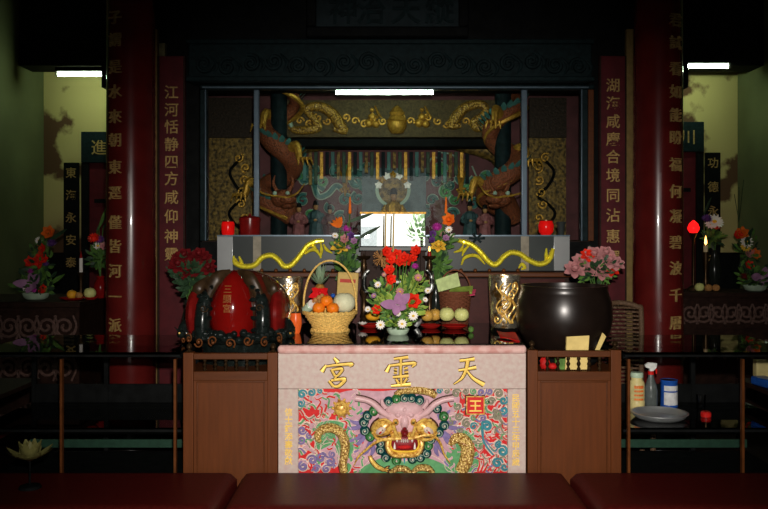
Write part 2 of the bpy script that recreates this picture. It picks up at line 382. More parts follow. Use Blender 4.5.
# ------------------------------------------------------------------ kneeling benches
def bench(label, x0, x1):
    t = Thing('kneeling_bench', label, 'bench', ((x0+x1)/2, 3.7, 0), 'dark red kneeling benches')
    mb = MB(); nx, ny = 60, 30; y0, y1, zt = 3.44, 3.975, .352; vs = []
    for j in range(ny+1):
        for i in range(nx+1):
            u, v = i/nx, j/ny
            e = min(1, min(u, 1-u)*(x1-x0)/.05, 1)*1.0; g = min(1, v*(y1-y0)/.06); h = min(1, .35+(1-v)*(y1-y0)/.02)
            q = lambda s_: math.sqrt(max(0, 1-(1-s_)**2))
            vs.append((x0+(x1-x0)*u, y0+(y1-y0)*v, .27+(zt-.27)*(.55+.45*q(e)*q(g)*q(h))))
    fs = [(j*(nx+1)+i, j*(nx+1)+i+1, (j+1)*(nx+1)+i+1, (j+1)*(nx+1)+i) for j in range(ny) for i in range(nx)]
    mb.add(vs, fs)
    ring = [i for i in range(nx+1)]+[j*(nx+1)+nx for j in range(1, ny+1)]+[ny*(nx+1)+i for i in range(nx-1, -1, -1)]+[j*(nx+1) for j in range(ny-1, 0, -1)]
    n = len(mb.v); mb.v += [Vector((mb.v[i].x, mb.v[i].y, .25)) for i in ring]; k = len(ring)
    for i in range(k): mb.f.append((ring[(i+1) % k], ring[i], n+i, n+(i+1) % k)); mb.m.append(0)
    mb.f.append(tuple(range(n+k-1, n-1, -1))); mb.m.append(0)
    t.part('cushion', mb, 'vinyl', sharp=60)
    t.part('base', MB().box((x0+.02, y0+.04, 0), (x1-.02, y1-.02, .25)), 'darkwood')
bench('dark red vinyl kneeling bench below the painted dragon panel', -.69, .882)
bench('dark red vinyl kneeling bench in shadow with the lotus ornament on it', -2.35, -.712)
bench('dark red vinyl kneeling bench before the counter with the steel tray', .902, 2.5)

# ------------------------------------------------------------------ front altar with the dragon relief
YA = 4.0; S = YA/F
AX0, AX1, AT = -.517, .693, .968
def Q(px, py): return ((px-384)*S, CAMZ-(py-HOR)*S)
alt = Thing('altar_table', 'pinkish altar table with gilt characters and a painted dragon relief front', 'altar', (.088, 4.45, 0))
alt.part('altar_body', MB().box((AX0+.015, YA+.03, 0), (AX1-.015, 4.95, .905)), 'pinkedge')
zf0, zf1 = CAMZ-(389-HOR)*S, CAMZ-(354-HOR)*S
alt.part('fascia_board', MB().box((AX0, YA+.004, zf0), (AX1, YA+.03, zf1+.004)), 'pink', bevel=.003)
alt.part('table_slab', MB().box((AX0-.002, YA-.012, zf1), (AX1+.002, 4.97, AT-.006)), 'pinkedge', bevel=.016)
alt.part('glass_top', MB().box((AX0+.004, YA+.012, AT-.006), (AX1-.004, 4.965, AT)), 'blackglass', bevel=.002, label='black glass table top')
xa, xb = Q(298, 0)[0], Q(508, 0)[0]; zb = .30
alt.part('side_strip', MB().box((AX0, YA+.006, zb), (xa, YA+.03, zf0-.002)), 'pink', bevel=.003)
alt.part('side_strip', MB().box((xb, YA+.006, zb), (AX1, YA+.03, zf0-.002)), 'pink', bevel=.003)
# brush characters
def stroke(mb, pts, wd, d=.006, y=YA, m=0, n=8, sm=5):
    P = [(Q(a, b)[0], y, Q(a, b)[1]) for a, b in pts]
    wd = wd if isinstance(wd, (list, tuple)) else [wd]*len(pts)
    if len(P) == 2: P = [P[0], tuple((P[0][i]+P[1][i])/2 for i in range(3)), P[1]]; wd = [wd[0], (wd[0]+wd[1])/2, wd[1]]
    r = [x*S for x in wd]
    mb.tube(P, r, n, m, True, up=(0, -1, 0), flat=d/max(r), smooth=sm)
def brush(mb, L, wd): stroke(mb, L, [x*1.3 for x in wd], .0085); stroke(mb, L, [x*1.3+.45 for x in wd], .004, YA, 1)
def crop(ox, oy, k): return lambda L: [(ox+a/k, oy+b/k) for a, b in L]
ca = crop(400, 335, 5.908); t1 = MB()
for L, wd in (([(352,151),(395,147),(440,141)],[1.2,1.2,1.6]),([(345,209),(395,201),(450,191)],[1,1.1,1.6]),([(401,149),(390,205),(365,255),(316,292)],[1.6,1.5,1.2,.4]),([(393,208),(432,255),(496,294)],[.8,1.3,2.0])): brush(t1, ca(L), wd)
alt.part('character', t1, ['goldtext', 'pdark2'])
cb = crop(270, 335, 5.908); t1 = MB()
for L, wd in (([(378,135),(402,162)],[1.0,1.8]),([(332,178),(306,216)],[.9,1.9]),([(328,186),(400,176),(484,172),(470,186)],[.9,1.1,1.6,.6]),([(362,202),(384,242)],[1.0,1.2]),([(368,205),(426,200),(404,236),(384,242)],[1,1.4,1.1,.7]),([(392,243),(376,268)],[.9,.8]),([(348,270),(376,304)],[1.1,1.3]),([(362,268),(442,260),(408,300),(376,304)],[1,1.6,1.4,1])): brush(t1, cb(L), wd)
alt.part('character', t1, ['goldtext', 'pdark2'])
cc = crop(270, 330, 2.842); t1 = MB()
for L, wd in (([(352,82),(393,77)],[1,1.4]),([(341,99),(331,119)],[1,1.8]),([(341,101),(410,94),(403,106)],[1,1.5,.6]),([(372,80),(371,128)],[1.2,1.1]),([(352,111),(361,113)],[.9,1]),([(352,121),(361,122)],[.9,1]),([(381,110),(392,107)],[.9,1]),([(381,120),(393,119)],[.9,1]),([(349,134),(394,130)],[1,1.4]),([(358,139),(366,152)],[1,1.2]),([(390,137),(380,150)],[1.2,.9]),([(373,131),(373,157)],[1.1,1.1]),([(344,159),(400,154)],[1,1.7])): brush(t1, cc(L), wd)
alt.part('character', t1, ['goldtext', 'pdark2'])
for i, ch in enumerate('民國五十三年甲辰歲'):
    t1 = MB(); x, z = Q(516, 398+i*8.0); text_flat(t1, ch, x, YA+.006, z, 8.2*S, .012, .06); alt.part('inscription_character', t1, 'goldtext')
for i, ch in enumerate('信士鍾添壽敬獻'):
    t1 = MB(); x, z = Q(288.5, 412+i*8.2); text_flat(t1, ch, x, YA+.006, z, 8.2*S, .012, .06); alt.part('inscription_character', t1, 'goldtext')

# the relief panel: painted ground, clouds, flames, dragon
YP = YA+.022
relief = alt.part('dragon_relief', MB().box((xa+.002, YP, zb), (xb-.002, YP+.008, zf0-.002)), 'pred', label='painted dragon relief panel')
def rpart(name, mb, mats, **kw): return alt.part(name, mb, mats, relief, **kw)
def cloud(px, py, r, a0, sg, col, tail=None, turns=1.35):
    sp = spiral(px, -py, r, turns, a0, sg); pts = [(a, -b) for a, b in sp]
    if tail: pts = list(tail)+pts
    k = len(pts); wd = [max(.6, r*.40)*(.6+.4*min(1, i/4)) for i in range(k)]
    mb = MB(); stroke(mb, pts, [x+.75 for x in wd], .006, YP, 1, 6, 2); stroke(mb, pts, wd, .011, YP, 0, 6, 2)
    rpart('cloud_scroll', mb, [col, 'ppale'])
def patch(pts, col, d=.004, edge=True):
    """A flat painted area with a raised pale outline."""
    P = smooth_path([(a, 0, b) for a, b in list(pts)+[pts[0]]], 4)[:-1]; P = [(p.x, p.z) for p in P]
    cx = sum(p[0] for p in P)/len(P); cy = sum(p[1] for p in P)/len(P); mb = MB(); n = len(P)
    vs = [(Q(cx, cy)[0], YP-d-.003, Q(cx, cy)[1])]+[(Q(a, b)[0], YP-d, Q(a, b)[1]) for a, b in P]
    mb.add(vs, [(0, 1+(i+1) % n, 1+i) for i in range(n)])
    mb.add([(Q(a, b)[0], YP-d, Q(a, b)[1]) for a, b in P]+[(Q(a, b)[0], YP+.002, Q(a, b)[1]) for a, b in P], [(i, (i+1) % n, n+(i+1) % n, n+i) for i in range(n)])
    if edge: stroke(mb, P+[P[0]], .55, .005, YP-d+.001, 1, 6, 1)
    return rpart('painted_ground', mb, [col, 'ppale'])
patch([(335,395),(352,391),(380,392),(404,390),(430,392),(455,392),(460,402),(452,420),(458,436),(450,448),(456,466),(440,471),(404,472),(372,471),(352,469),(356,452),(342,438),(352,424),(338,410)], 'plilac', .003, False)
patch([(314,397),(330,393),(340,396),(346,404),(336,414),(322,412),(312,404)], 'plilac', .003, False)
patch([(313,436),(318,424),(334,421),(350,428),(354,446),(350,472),(340,472),(338,446),(326,440),(318,452)], 'pgreen', .0035)
patch([(452,432),(464,430),(476,440),(480,458),(478,472),(448,472),(446,456),(450,444)], 'pgreen', .0035)
patch([(320,446),(332,444),(338,456),(336,468),(322,458)], 'plilac', .003)
patch([(365,466),(378,456),(404,462),(430,456),(446,466),(446,476),(362,476)], 'pgreen', .0032)
for a in ((302,395,4.6,0,1,'pteal'),(311,393,4.2,2,-1,'pteal'),(320,391.5,3,1,1,'pteal'),(300.5,404,4,1,-1,'pteal'),
          (302,431,4.6,0,-1,'ppurple'),(301,441,4.4,3,1,'ppurple'),(309,437,3.4,1,1,'ppurple'),(303,467,5.2,1,1,'ppurple'),(312,461,5,3,-1,'ppurple'),(321,459,5,0,1,'ppurple'),(330,463,5,2,-1,'ppurple'),(316,469.5,4,0,1,'ppurple'),(326,470,3.8,1,1,'ppurple'),(332,455,3.6,2,1,'ppurple'),
          (440,391.8,3.2,0,1,'pteal'),(447,392,3,2,-1,'polive'),(457,394,4.6,0,1,'polive'),(466,391.8,3.2,1,-1,'polive'),(474,392,3.4,2,1,'pgreen'),(482,393,4.2,0,-1,'ppurple'),(490,392,3.6,2,1,'ppurple'),(499,394,4.6,3,-1,'polive'),
          (492,402,4,0,1,'polive'),(504,401,4.4,1,-1,'pteal'),(504,411,4.6,3,1,'pteal'),(458,407,4,2,1,'polive'),(459,417,4.2,0,-1,'polive'),(467,424,4.6,1,1,'polive'),(461,431,3.6,2,1,'polive'),(474,427,3.8,0,1,'pteal'),(483,419,3.6,3,-1,'ppurple'),(474,419,3,1,1,'pgreen'),
          (503,452,5.4,2,-1,'pteal'),(498,464,5.4,0,1,'pteal'),(505,468,4,1,-1,'pteal'),(488,402.5,3,1,1,'pgreen'),(451,423,3.4,2,1,'polive'),
          (312,427,3.2,0,1,'plilac'),(317,434,3,2,-1,'plilac'),(346,462,3.4,0,1,'plilac'),(354,456,3.4,2,-1,'plilac'),(344,447,3,1,1,'plilac')): cloud(*a)
cloud(487, 427, 5.2, 2.6, -1, 'pteal', [(494,456),(488,449),(484,442),(483,434)])
cloud(499, 446, 3.6, 1, 1, 'pteal', [(488,444),(492,450),(496,452)])
cloud(497, 416, 5, 2.2, -1, 'polive', [(504,440),(497,436),(496,430),(503,424)])
# dense painted scroll work between the clouds
RF = random.Random(12); cols_l = ['pgreen', 'plilac', 'ppurple', 'pred', 'ppale', 'polive']; mbl = MB(); mbr = MB()
def sflame(mb, x, y, a, L, wd, ci, b=.35):
    x1, y1 = x+L*math.cos(a), y-L*math.sin(a); mx, my = (x+x1)/2+L*b*math.sin(a), (y+y1)/2+L*b*math.cos(a)
    P = [(x, y), (mx, my), (x1, y1)]
    for q, e, d in ((4, .55, .0068), (ci, 0, .0088)): stroke(mb, P, [wd+e, wd*.9+e, .2+e*.6], d, YP, q, 6, 4)
for i in range(150):
    x, y = RF.uniform(301, 366), RF.uniform(394, 474)
    if 332 < x < 351 and 400 < y < 418: continue
    ci = RF.choice([0, 0, 0, 1, 1, 3, 3, 5]) if y < 452 else RF.choice([2, 2, 0, 1, 3])
    a_ = math.radians(150+RF.uniform(-60, 60)) if x < 340 else math.radians(100+RF.uniform(-60, 60)); sflame(mbl, x, y, a_, RF.uniform(6, 12), RF.uniform(1.0, 1.9), ci, RF.choice([-.35, .35, .5]))
for i in range(140):
    x, y = RF.uniform(446, 505), RF.uniform(393, 474)
    if 464 < x < 487 and 394 < y < 417: continue
    ci = RF.choice([5, 5, 0, 1, 2, 3, 3]) if x > 470 else RF.choice([1, 1, 2, 0, 5, 3])
    sflame(mbr, x, y, math.radians(40+RF.uniform(-80, 80)), RF.uniform(6, 11), RF.uniform(1.0, 1.9), ci, RF.choice([-.35, .35, .5]))
rpart('scroll_work', mbl, cols_l); rpart('scroll_work', mbr, cols_l)
# flames: red corner tongues, green back fins, lilac mane
def flame(x0, y0, x1, y1, wd, col, bend=0., nm='flame'):
    dx, dy = x1-x0, y1-y0; mx, my = (x0+x1)/2-dy*bend, (y0+y1)/2+dx*bend
    L = [(x0, y0), (mx, my), (x1, y1)]; mb = MB()
    stroke(mb, L, [wd+.6, wd*.8+.6, .5], .0065, YP, 1, 6, 4); stroke(mb, L, [wd, wd*.75, .25], .0105, YP, 0, 6, 4)
    rpart(nm, mb, [col, 'ppale'])
for i, (x, y) in enumerate(((478,458),(482,455),(487,457),(492,460),(484,463),(497,466))): flame(478+i*3.4, 472, x, y, 1.5, 'pred', .15)
for i in range(9):
    a = math.radians(196-i*20); cx, cy = 331, 440
    flame(cx+9*math.cos(a), cy-9*math.sin(a), cx+(20+3*(i % 2))*math.cos(a+.3), cy-(19+2*(i % 2))*math.sin(a+.3), 1.7, 'pgreen', .25, 'back_fin')
for i in range(6): flame(341-(i > 3)*1, 430+i*6.5, 352, 424+i*7, 1.3, 'pgreen', .2, 'back_fin')
for i in range(7):
    a = math.radians(165-i*27); flame(459+7*math.cos(a), 441-7*math.sin(a), 459+15*math.cos(a+.35), 441-14*math.sin(a+.35), 1.4, 'ppurple' if i < 3 else 'pgreen', .25, 'back_fin')
for k, (sx, cx) in enumerate(((-1, 383), (1, 426))):
    for i in range(11):
        a = math.radians(52-i*12.5); r0, r1 = 16, 40+4*(i % 2)-(i > 8)*7-(i < 2)*5
        ox = cx+sx*2; oy = 430
        flame(ox+sx*r0*math.cos(a), oy-r0*math.sin(a)*.95, ox+sx*r1*math.cos(a-.12), oy-r1*math.sin(a-.12)*.92, 3.9, ('ppurple', 'plilac')[i % 3 == 1], sx*.14, 'mane_flame')
for x, x1 in ((-8, -13), (-4, -6), (0, 0), (4, 6), (8, 13)): flame(404.5+x, 456, 404.5+x1, 470-abs(x)*.3, 1.7, 'pteal', 0, 'beard_tuft')
# body coils
def coil(pts, wd, d=.03): mb = MB(); stroke(mb, pts, wd, d, YP-.002, 0, 14, 7); stroke(mb, pts, [x+.9 for x in wd], .012, YP, 1, 8, 7); return mb
rpart('body_coil', coil([(320.5,443),(317.8,439.5),(318.5,434),(324,429.5),(332,429),(339.5,433),(344.5,443),(344.3,455),(342.8,465),(344,473)], [1.8,3.6,4.3,4.8,5,5.1,5.1,4.6,4.3,4]), ['scale', 'pdark2'])
rpart('body_coil', coil([(450,446),(455,440),(461,439.5),(466.5,445),(468,453),(466,463),(461,473)], [2.5,5.5,6.6,7.2,7.4,7.2,6.6]), ['scale', 'pdark2'])
rpart('body_coil', coil([(395,396),(404,391.5),(416,390.5),(428,392),(436,397)], [2.5,3.8,4.4,4.4,3]), ['scale', 'pdark2'])
rpart('body_coil', coil([(390,474),(398,469.5),(406,470.5),(411,474)], [2,3.4,3.4,2]), ['scale', 'pdark2'])
rpart('body_coil', coil([(412,474),(419,469),(428,469.5),(434,474)], [2,3.6,3.6,2]), ['scale', 'pdark2'])
rpart('foreleg', coil([(369.5,456.5),(372,462),(377,467.5),(384,471)], [1.6,2.3,2.5,2.0], .016), ['gold', 'pdark2'])
for a, b in (((384,471),(390,467)),((384,471),(391,471)),((384,471),(389,474))): rpart('claw', coil([a, ((a[0]+b[0])/2, (a[1]+b[1])/2-.6), b], [1.2,1,.3], .012), ['gold', 'pdark2'])
# pearl and emblem
mb = MB(); x, z = Q(341.5, 409); mb.sph((x, YP-.008, z), (8.2*S, .03, 8.2*S), 18, 10)
for i in range(10):
    a = 2*PI*i/10; mb.sph((x+9*S*math.cos(a), YP-.006, z+9*S*math.sin(a)), (1.5*S, .012, 1.5*S), 8, 6)
for i in range(6):
    a = 2*PI*i/6+.3; mb.sph((x+4.6*S*math.cos(a), YP-.030, z+4.6*S*math.sin(a)), (1.7*S, .012, 1.7*S), 8, 6, 0)
rpart('flaming_pearl', mb, 'gold')
for i in range(5): flame(341.5+9*math.cos(i*1.25+.5), 409-9*math.sin(i*1.25+.5), 341.5+15*math.cos(i*1.25+.8), 409-14*math.sin(i*1.25+.8), 1.3, 'pgreen', .2)
mb = MB(); ex, ez = Q(475.5, 405.5); h = 9.2*S
mb.box((ex-h, YP-.014, ez-h), (ex+h, YP, ez+h), 0)
for a, b, c, d in ((-1,-1,1,-.9),(-1,.9,1,1),(-1,-.9,-.9,.9),(.9,-.9,1,.9)): mb.box((ex+a*h, YP-.021, ez+b*h), (ex+c*h, YP-.0142, ez+d*h), 1)
for dx, dz in ((1,0),(-1,0),(0,1),(0,-1)): mb.sph((ex+dx*h*1.12, YP-.008, ez+dz*h*1.12), (1.5*S, .016, 1.5*S), 8, 6, 2)
mb.box((ex-h-.004, YP-.008, ez-h-.004), (ex+h+.004, YP, ez+h+.004), 3)
emb = rpart('square_emblem', mb, ['pred', 'gold', 'ppale', 'pdark2'])
mb = MB()
text_flat(mb, '王', ex, YP-.014, ez-.002, 13.5*S, .015, .06)
for i in range(len(mb.v)): pass
rpart('emblem_character', mb, 'goldtext')
# face
fc = crop(340, 385, 5.658)
def blob(mb, px, py, rx, rz, dep, y=None, m=0, rot=0., n=18, k=10):
    x, z = Q(px, py); R = Matrix.Rotation(-rot, 3, 'Y')
    mb.sph((x, YP if y is None else y, z), (rx*S, dep, rz*S), n, k, m, R)
mb = MB(); blob(mb, 404.5, 420, 27, 17, .045); blob(mb, 404.5, 410.5, 20, 10, .05); blob(mb, 404.5, 421, 6.5, 10, .062)
for x, y in ((398,414),(411,414),(404.5,409)): blob(mb, x, y, 5, 4.5, .055)
rpart('forehead', mb, 'phorn')
mb = MB(); blob(mb, 404.5, 446, 22, 13.5, .035, m=0); rpart('jaw_ground', mb, 'pdark')
for sx in (-1, 1):
    f = lambda L: [(404.5+sx*(x-404.5), y) for x, y in L]
    mb = MB(); stroke(mb, f([(391,417),(382,411.5),(374,404),(366,400),(355.5,398)]), [2.8,3.3,3.1,2.8,3.0], .017, YP-.026, 0, 10, 6); stroke(mb, f([(391,417),(382,411.5),(374,404),(366,400),(355.5,398)]), [3.4,4.1,3.9,3.6,3.8], .006, YP-.016, 1, 8, 6); rpart('horn', mb, ['phorn', 'pdark2'])
    mb = MB(); stroke(mb, f([(386,408),(382.5,403.5),(382,399)]), [2.2,2.4,1.4], .014, YP-.026, 0, 8, 5); rpart('horn_spur', mb, 'phorn')
    mb = MB(); ex_ = 404.5+sx*(384-404.5)
    blob(mb, ex_, 427, 14.4, 9.6, .056, None, 0, sx*.42, 22, 12); blob(mb, ex_, 427, 15.6, 10.8, .03, None, 4, sx*.42, 22, 12)
    blob(mb, ex_-sx*2.6, 429, 8.4, 5.4, .0665, None, 1, sx*.62); blob(mb, ex_-sx*3.4, 430.4, 4.3, 2.2, .071, None, 2, sx*.85); blob(mb, ex_-sx*1.6, 428.2, 2.6, 1.7, .0695, None, 3, sx*.6)
    rpart('eye', mb, ['gold', 'ppale', 'pred', 'polive', 'pdark2'])
    mb = MB(); blob(mb, 404.5+sx*8, 434.5, 7, 4.2, .062); rpart('muzzle', mb, 'gold')
    mb = MB(); stroke(mb, f([(378,419),(386,418.5),(393,424),(396,432),(399,436.5)]), [1.2,1.6,1.8,1.9,1.4], .014, YP-.05, 0, 8, 6); stroke(mb, f([(372,431),(378,437.5),(387,438),(395,436),(400,437)]), [1.2,1.7,1.9,1.8,1.3], .014, YP-.046, 0, 8, 6); rpart('eyelid', mb, 'gold')
    mb = MB(); blob(mb, 404.5+sx*8.7, 421.3, 4.6, 5, .062, None, 0, 0, 12, 8); blob(mb, 404.5+sx*8.7, 421.3, 2.7, 3.1, .066, None, 1, 0, 10, 8); blob(mb, 404.5+sx*8.7, 421.6, 1.5, 1.8, .0685, None, 2); rpart('nostril', mb, ['gold', 'pdgreen', 'pdark'])
mb = MB(); stroke(mb, [(401,437),(393,437.5),(383,438),(374,442),(364,450),(358,456),(354.5,463)], [1.6,1.7,1.6,1.4,1.2,1.0,.5], .009, YP-.052, 0, 8, 6); rpart('whisker', mb, 'gold')
mb = MB(); stroke(mb, [(408,437),(418,435.5),(428,433.5),(436,436.5),(440.5,443),(443.5,452),(449.5,461)], [1.6,1.7,1.6,1.5,1.3,1.0,.5], .009, YP-.052, 0, 8, 6); rpart('whisker', mb, 'gold')
mb = MB(); blob(mb, 404.5, 432, 4.6, 6, .068); blob(mb, 404.5, 428, 3, 4, .07); rpart('nose', mb, 'pdark')
mb = MB(); stroke(mb, [(390,436),(387.5,443),(390.5,451),(397,454),(404.5,453.5),(412,453.5),(418.5,451),(421.5,443),(419,436)], [1.8,2.6,3.4,3.5,3.3,3.5,3.4,2.6,1.8], .026, YP-.034, 0, 10, 6); stroke(mb, [(390,436),(387.5,443),(390.5,451),(397,454),(404.5,453.5),(412,453.5),(418.5,451),(421.5,443),(419,436)], [2.8,3.6,4.4,4.5,4.3,4.5,4.4,3.6,2.8], .01, YP-.026, 1, 8, 6); rpart('lower_jaw', mb, ['gold', 'pdark2'])
mb = MB(); stroke(mb, [(391,438.5),(390.5,444),(394,449),(404.5,450),(415,449),(418.5,444),(418,438.5)], [.9,1,1.1,1.1,1.1,1,.9], .01, YP-.05, 0, 8, 5); rpart('lip_line', mb, 'yellow')
mb = MB(); blob(mb, 404.5, 446.5, 9, 2.6, .052); rpart('tongue', mb, 'pred')
mb = MB()
for x, y, l in ((394.5,447,-6),(414.5,447,-6),(397,438,3),(412,438,3)): stroke(mb, [(x, y), (x, y+l*.5), (x, y+l)], [1.3,1.0,.2], .01, YP-.052, 0, 8, 3)
for i in range(4): blob(mb, 401.3+i*2.1, 440.3, 1.1, 1.7, .06)
rpart('teeth', mb, 'white')
CUR = [(275,95),(320,82),(365,76),(405,76),(450,88),(190,150),(155,175),(135,212),(140,260),(170,295),(230,332),(230,370),(260,410),(320,428),(410,420),(455,412),(490,388),(500,345),(515,307),(560,270),(590,230),(588,180),(550,135)]
for i, (a, b) in enumerate(CUR):
    px, py = 340+a/5.658, 385+b/5.658; mb = MB(); blob(mb, px, py, 5.2, 5.2, .022, YP-.012, 0, 0, 16, 8)
    sp = [(u, -v) for u, v in spiral(px, -py, 3.7, 1.25, i*.9, 1 if px > 404 else -1, 12, .25)]
    stroke(mb, sp, .55, .006, YP-.030, 1, 6, 1); blob(mb, px, py, 1.0, 1.0, .006, YP-.034, 2, 0, 8, 6)
    rpart('mane_curl', mb, [('pdteal', 'pdgreen')[i % 4 == 1], ('palegreenpaint', 'pgreen')[i % 4 == 1], 'ppale'])

# ------------------------------------------------------------------ the two wooden side stands with spindle rails
def stand(label, px0, px1, ptop, loc_label):
    x0, x1 = (px0-384)*S, (px1-384)*S; y0, y1 = YA+.01, 4.95; zt = CAMZ-(ptop-HOR)*S; zs = .828
    t = Thing('wooden_stand', label, 'stand', ((x0+x1)/2, 4.45, 0))
    t.part('front_panel', MB().box((x0+.05, y0+.012, 0), (x1-.05, y0+.03, zs-.02)), 'wood')
    fr = MB(); a = 13*S
    for lo, hi in (((x0+a, zs-.044-.008), (x1-a, zs-.044)), ((x0+a, .30), (x0+a+.008, zs-.052)), ((x1-a-.008, .30), (x1-a, zs-.052))): fr.box((lo[0], y0+.006, lo[1]), (hi[0], y0+.013, hi[1]))
    t.part('panel_molding', fr, 'woodrail', bevel=.002)
    for x in (x0, x1-.05):
        for y in (y0, y1-.05): t.part('post', MB().box((x, y, 0), (x+.05, y+.05, zt)), 'wood', bevel=.003)
    t.part('top_board', MB().box((x0+.004, y0+.02, zs-.03), (x1-.004, y1-.01, zs)), 'woodrail')
    t.part('rail', MB().box((x0+.05, y0+.004, zt-.034), (x1-.05, y0+.04, zt-.004)), 'woodrail', bevel=.003)
    t.part('rail', MB().box((x0+.05, y0+.004, zs-.042), (x1-.05, y0+.02, zs+.004)), 'woodrail', bevel=.003)
    for x, xx in ((x0, x0+.025), (x1-.05, x1-.025)):
        t.part('side_panel', MB().box((x+.012, y0+.05, 0), (x+.03, y1-.05, zs-.03)), 'wood')
        t.part('finial', MB().lathe([(.012, 0), (.016, .004), (.007, .012), (.015, .024), (.012, .036), (.003, .044), (0, .045)], (xx, y0+.025, zt), 12), 'brass')
    n = 6
    for i in range(n):
        x = x0+.05+(x1-x0-.1)*(i+1)/(n+1); h = zt-.034-zs-.004
        t.part('spindle', MB().lathe([(.006, 0), (.010, h*.15), (.005, h*.3), (.011, h*.5), (.005, h*.7), (.010, h*.85), (.006, h)], (x, y0+.022, zs+.004), 10), 'brass')
    return zs
ZS = stand('brown wooden stand with a spindle rail carrying the red wooden fish', 182.5, 277.3, 353, '')
stand('brown wooden stand with a spindle rail carrying the dark bell bowl', 528, 622, 350.5, '')

# ------------------------------------------------------------------ wooden fish drum (mokugyo)
def fish():
    c = at(240, 300, 4.36); cx = c.x; y = 4.36; t = Thing('wooden_fish_drum', 'large red lacquered wooden fish drum with gilt writing on a black carved cradle', 'drum', (cx, y, ZS))
    k = y/F; zc = CAMZ-(309-HOR)*k
    def shell(q): 
        s = 1-.12*max(0, -q.z/.2); return Vector((q.x*s, q.y, q.z))
    mb = MB(); mb.sph((cx+2*k, y+.03, zc+.005), (48*k, .20, 38.5*k), 36, 20, 0, None, shell); t.part('body', mb, 'fishdark')
    def lobe(q):
        u = q.z/(42*k); s = 1-.30*max(0, u)**1.2-.05*max(0, -u)**2; return Vector((q.x*s, q.y, q.z))
    lb = MB().sph((cx-3*k, y-.075, zc-.002), (24.5*k, .155, 40*k), 32, 20, 0, None, lobe); t.part('front_lobe', lb, 'fishred')
    for i, ch in enumerate('三顯宮'):
        g = MB(); vs, fs = glyph(ch, 8.6*k, .006, .03); z0 = CAMZ-(286.5+i*9-HOR)*k
        out = []
        for u, v, w_ in vs:
            X = cx-5*k+u; Z = z0+v; un = (Z-zc)/(42*k); s_ = 1-.30*max(0, un)**1.2
            q = 1-((X-cx+3*k)/(24.5*k*s_))**2-((Z-zc)/(40*k))**2
            out.append((X, y-.075-.155*math.sqrt(max(q, 0))-.001-w_, Z))
        g.add(out, fs); t.part('gilt_character', g, 'fishtext')
    for sx in (-1, 1):   # olive gilt bands curling over the top, black dragon ornament beside the lobe
        X = lambda a: cx-1.5*k+sx*a*.88*k
        b = MB(); b.tube([(X(4), y-.12, zc+39*k), (X(17), y-.155, zc+33*k), (X(27), y-.165, zc+18*k), (X(31), y-.165, zc-2*k)], [.010, .034, .028, .010], 12, up=(0, -1, 0), flat=.35, smooth=6); t.part('gilt_band', b, 'fishgold')
        b = MB(); b.tube([(X(22), y-.14, zc+22*k), (X(31), y-.155, zc+10*k), (X(33), y-.17, zc-8*k), (X(32), y-.17, zc-26*k)], [.016, .036, .042, .042], 12, smooth=6)
        for i in range(26):
            e = Vector((X(25+9*((i*7) % 5)/4+i*.08), y-.168-.012*(i % 2), zc+(22-i*1.95)*k)); b.petal(e, (sx*(-.7+.35*(i % 5)), -.45, .6-.3*(i % 3)), (0, -1, 0), .042, .022, .35, 0, 4)
        t.part('dragon_ornament', b, 'fishblack')
        b = MB(); sp = spiral(X(30), zc+4*k, .022, 1.3, 0, sx, 10); b.tube([(p, y-.20, q) for p, q in sp], .004, 6); t.part('gilt_scroll', b, 'fishgold')
        b = MB(); b.sph((X(46), y-.03, zc-4*k), (9.5*k, .15, 26*k), 18, 12); t.part('side_lobe', b, 'redbox')
        b = MB(); b.tube([(X(30), y-.06, zc+33*k), (X(41), y-.10, zc+22*k), (X(49), y-.08, zc+6*k)], [.01, .03, .008], 12, smooth=5, up=(0, -1, 0), flat=.35); t.part('gilt_band', b, 'fishgold')
    # cradle
    b = MB(); zl = ZS; 
    b.lathe([(.19, 0), (.20, .05), (.21, .11), (.262, .125), (.275, .14), (.25, .155), (.20, .16), (0, .16)], (cx, y+.02, zl), 40, wob=lambda a, z: .03*math.sin(a*9)); 
    R = random.Random(3)
    for i in range(36):
        a = -PI+PI*i/35; X0 = cx+.262*math.cos(a); Y0 = y+.02+.262*math.sin(a)*.98
        b.sph((X0, Y0, zl+.145+R.uniform(-.01, .035)), R.uniform(.016, .028), 8, 6)
    t.part('cradle', b, 'fishblack', label='black carved cradle')
    for i in range(9):
        a = -PI*(.12+.76*i/8); X0 = cx+.295*math.cos(a); Y0 = y+.0+.285*math.sin(a); sp = spiral(0, 0, .028, 1.35, i, 1 if i % 2 else -1, 12); g = MB()
        g.tube([(X0-math.sin(a)*-p, Y0, zl+.135+q+(.010 if i % 2 else -.002)) for p, q in sp], .0042, 6); g.sph((X0, Y0-.006, zl+.135), .009, 8, 6); t.part('gilt_scroll', g, 'copper')
    for sx in (-1, 1):
        g = MB(); g.tube([(cx+sx*.225, y-.09, zl+.145), (cx+sx*.275, y-.10, zl+.17), (cx+sx*.270, y-.09, zl+.21), (cx+sx*.25, y-.07, zl+.235)], [.03, .03, .022, .01], 10, smooth=5)
        g.sph((cx+sx*.28, y-.12, zl+.16), (.026, .03, .022), 10, 8); g.tube([(cx+sx*.285, y-.14, zl+.17), (cx+sx*.31, y-.15, zl+.20)], [.006, .002], 6); t.part('dragon_head', g, 'fishblack')
        e = MB().sph((cx+sx*.285, y-.149, zl+.168), .006, 8, 6); t.part('dragon_eye', e, 'gold')
fish()

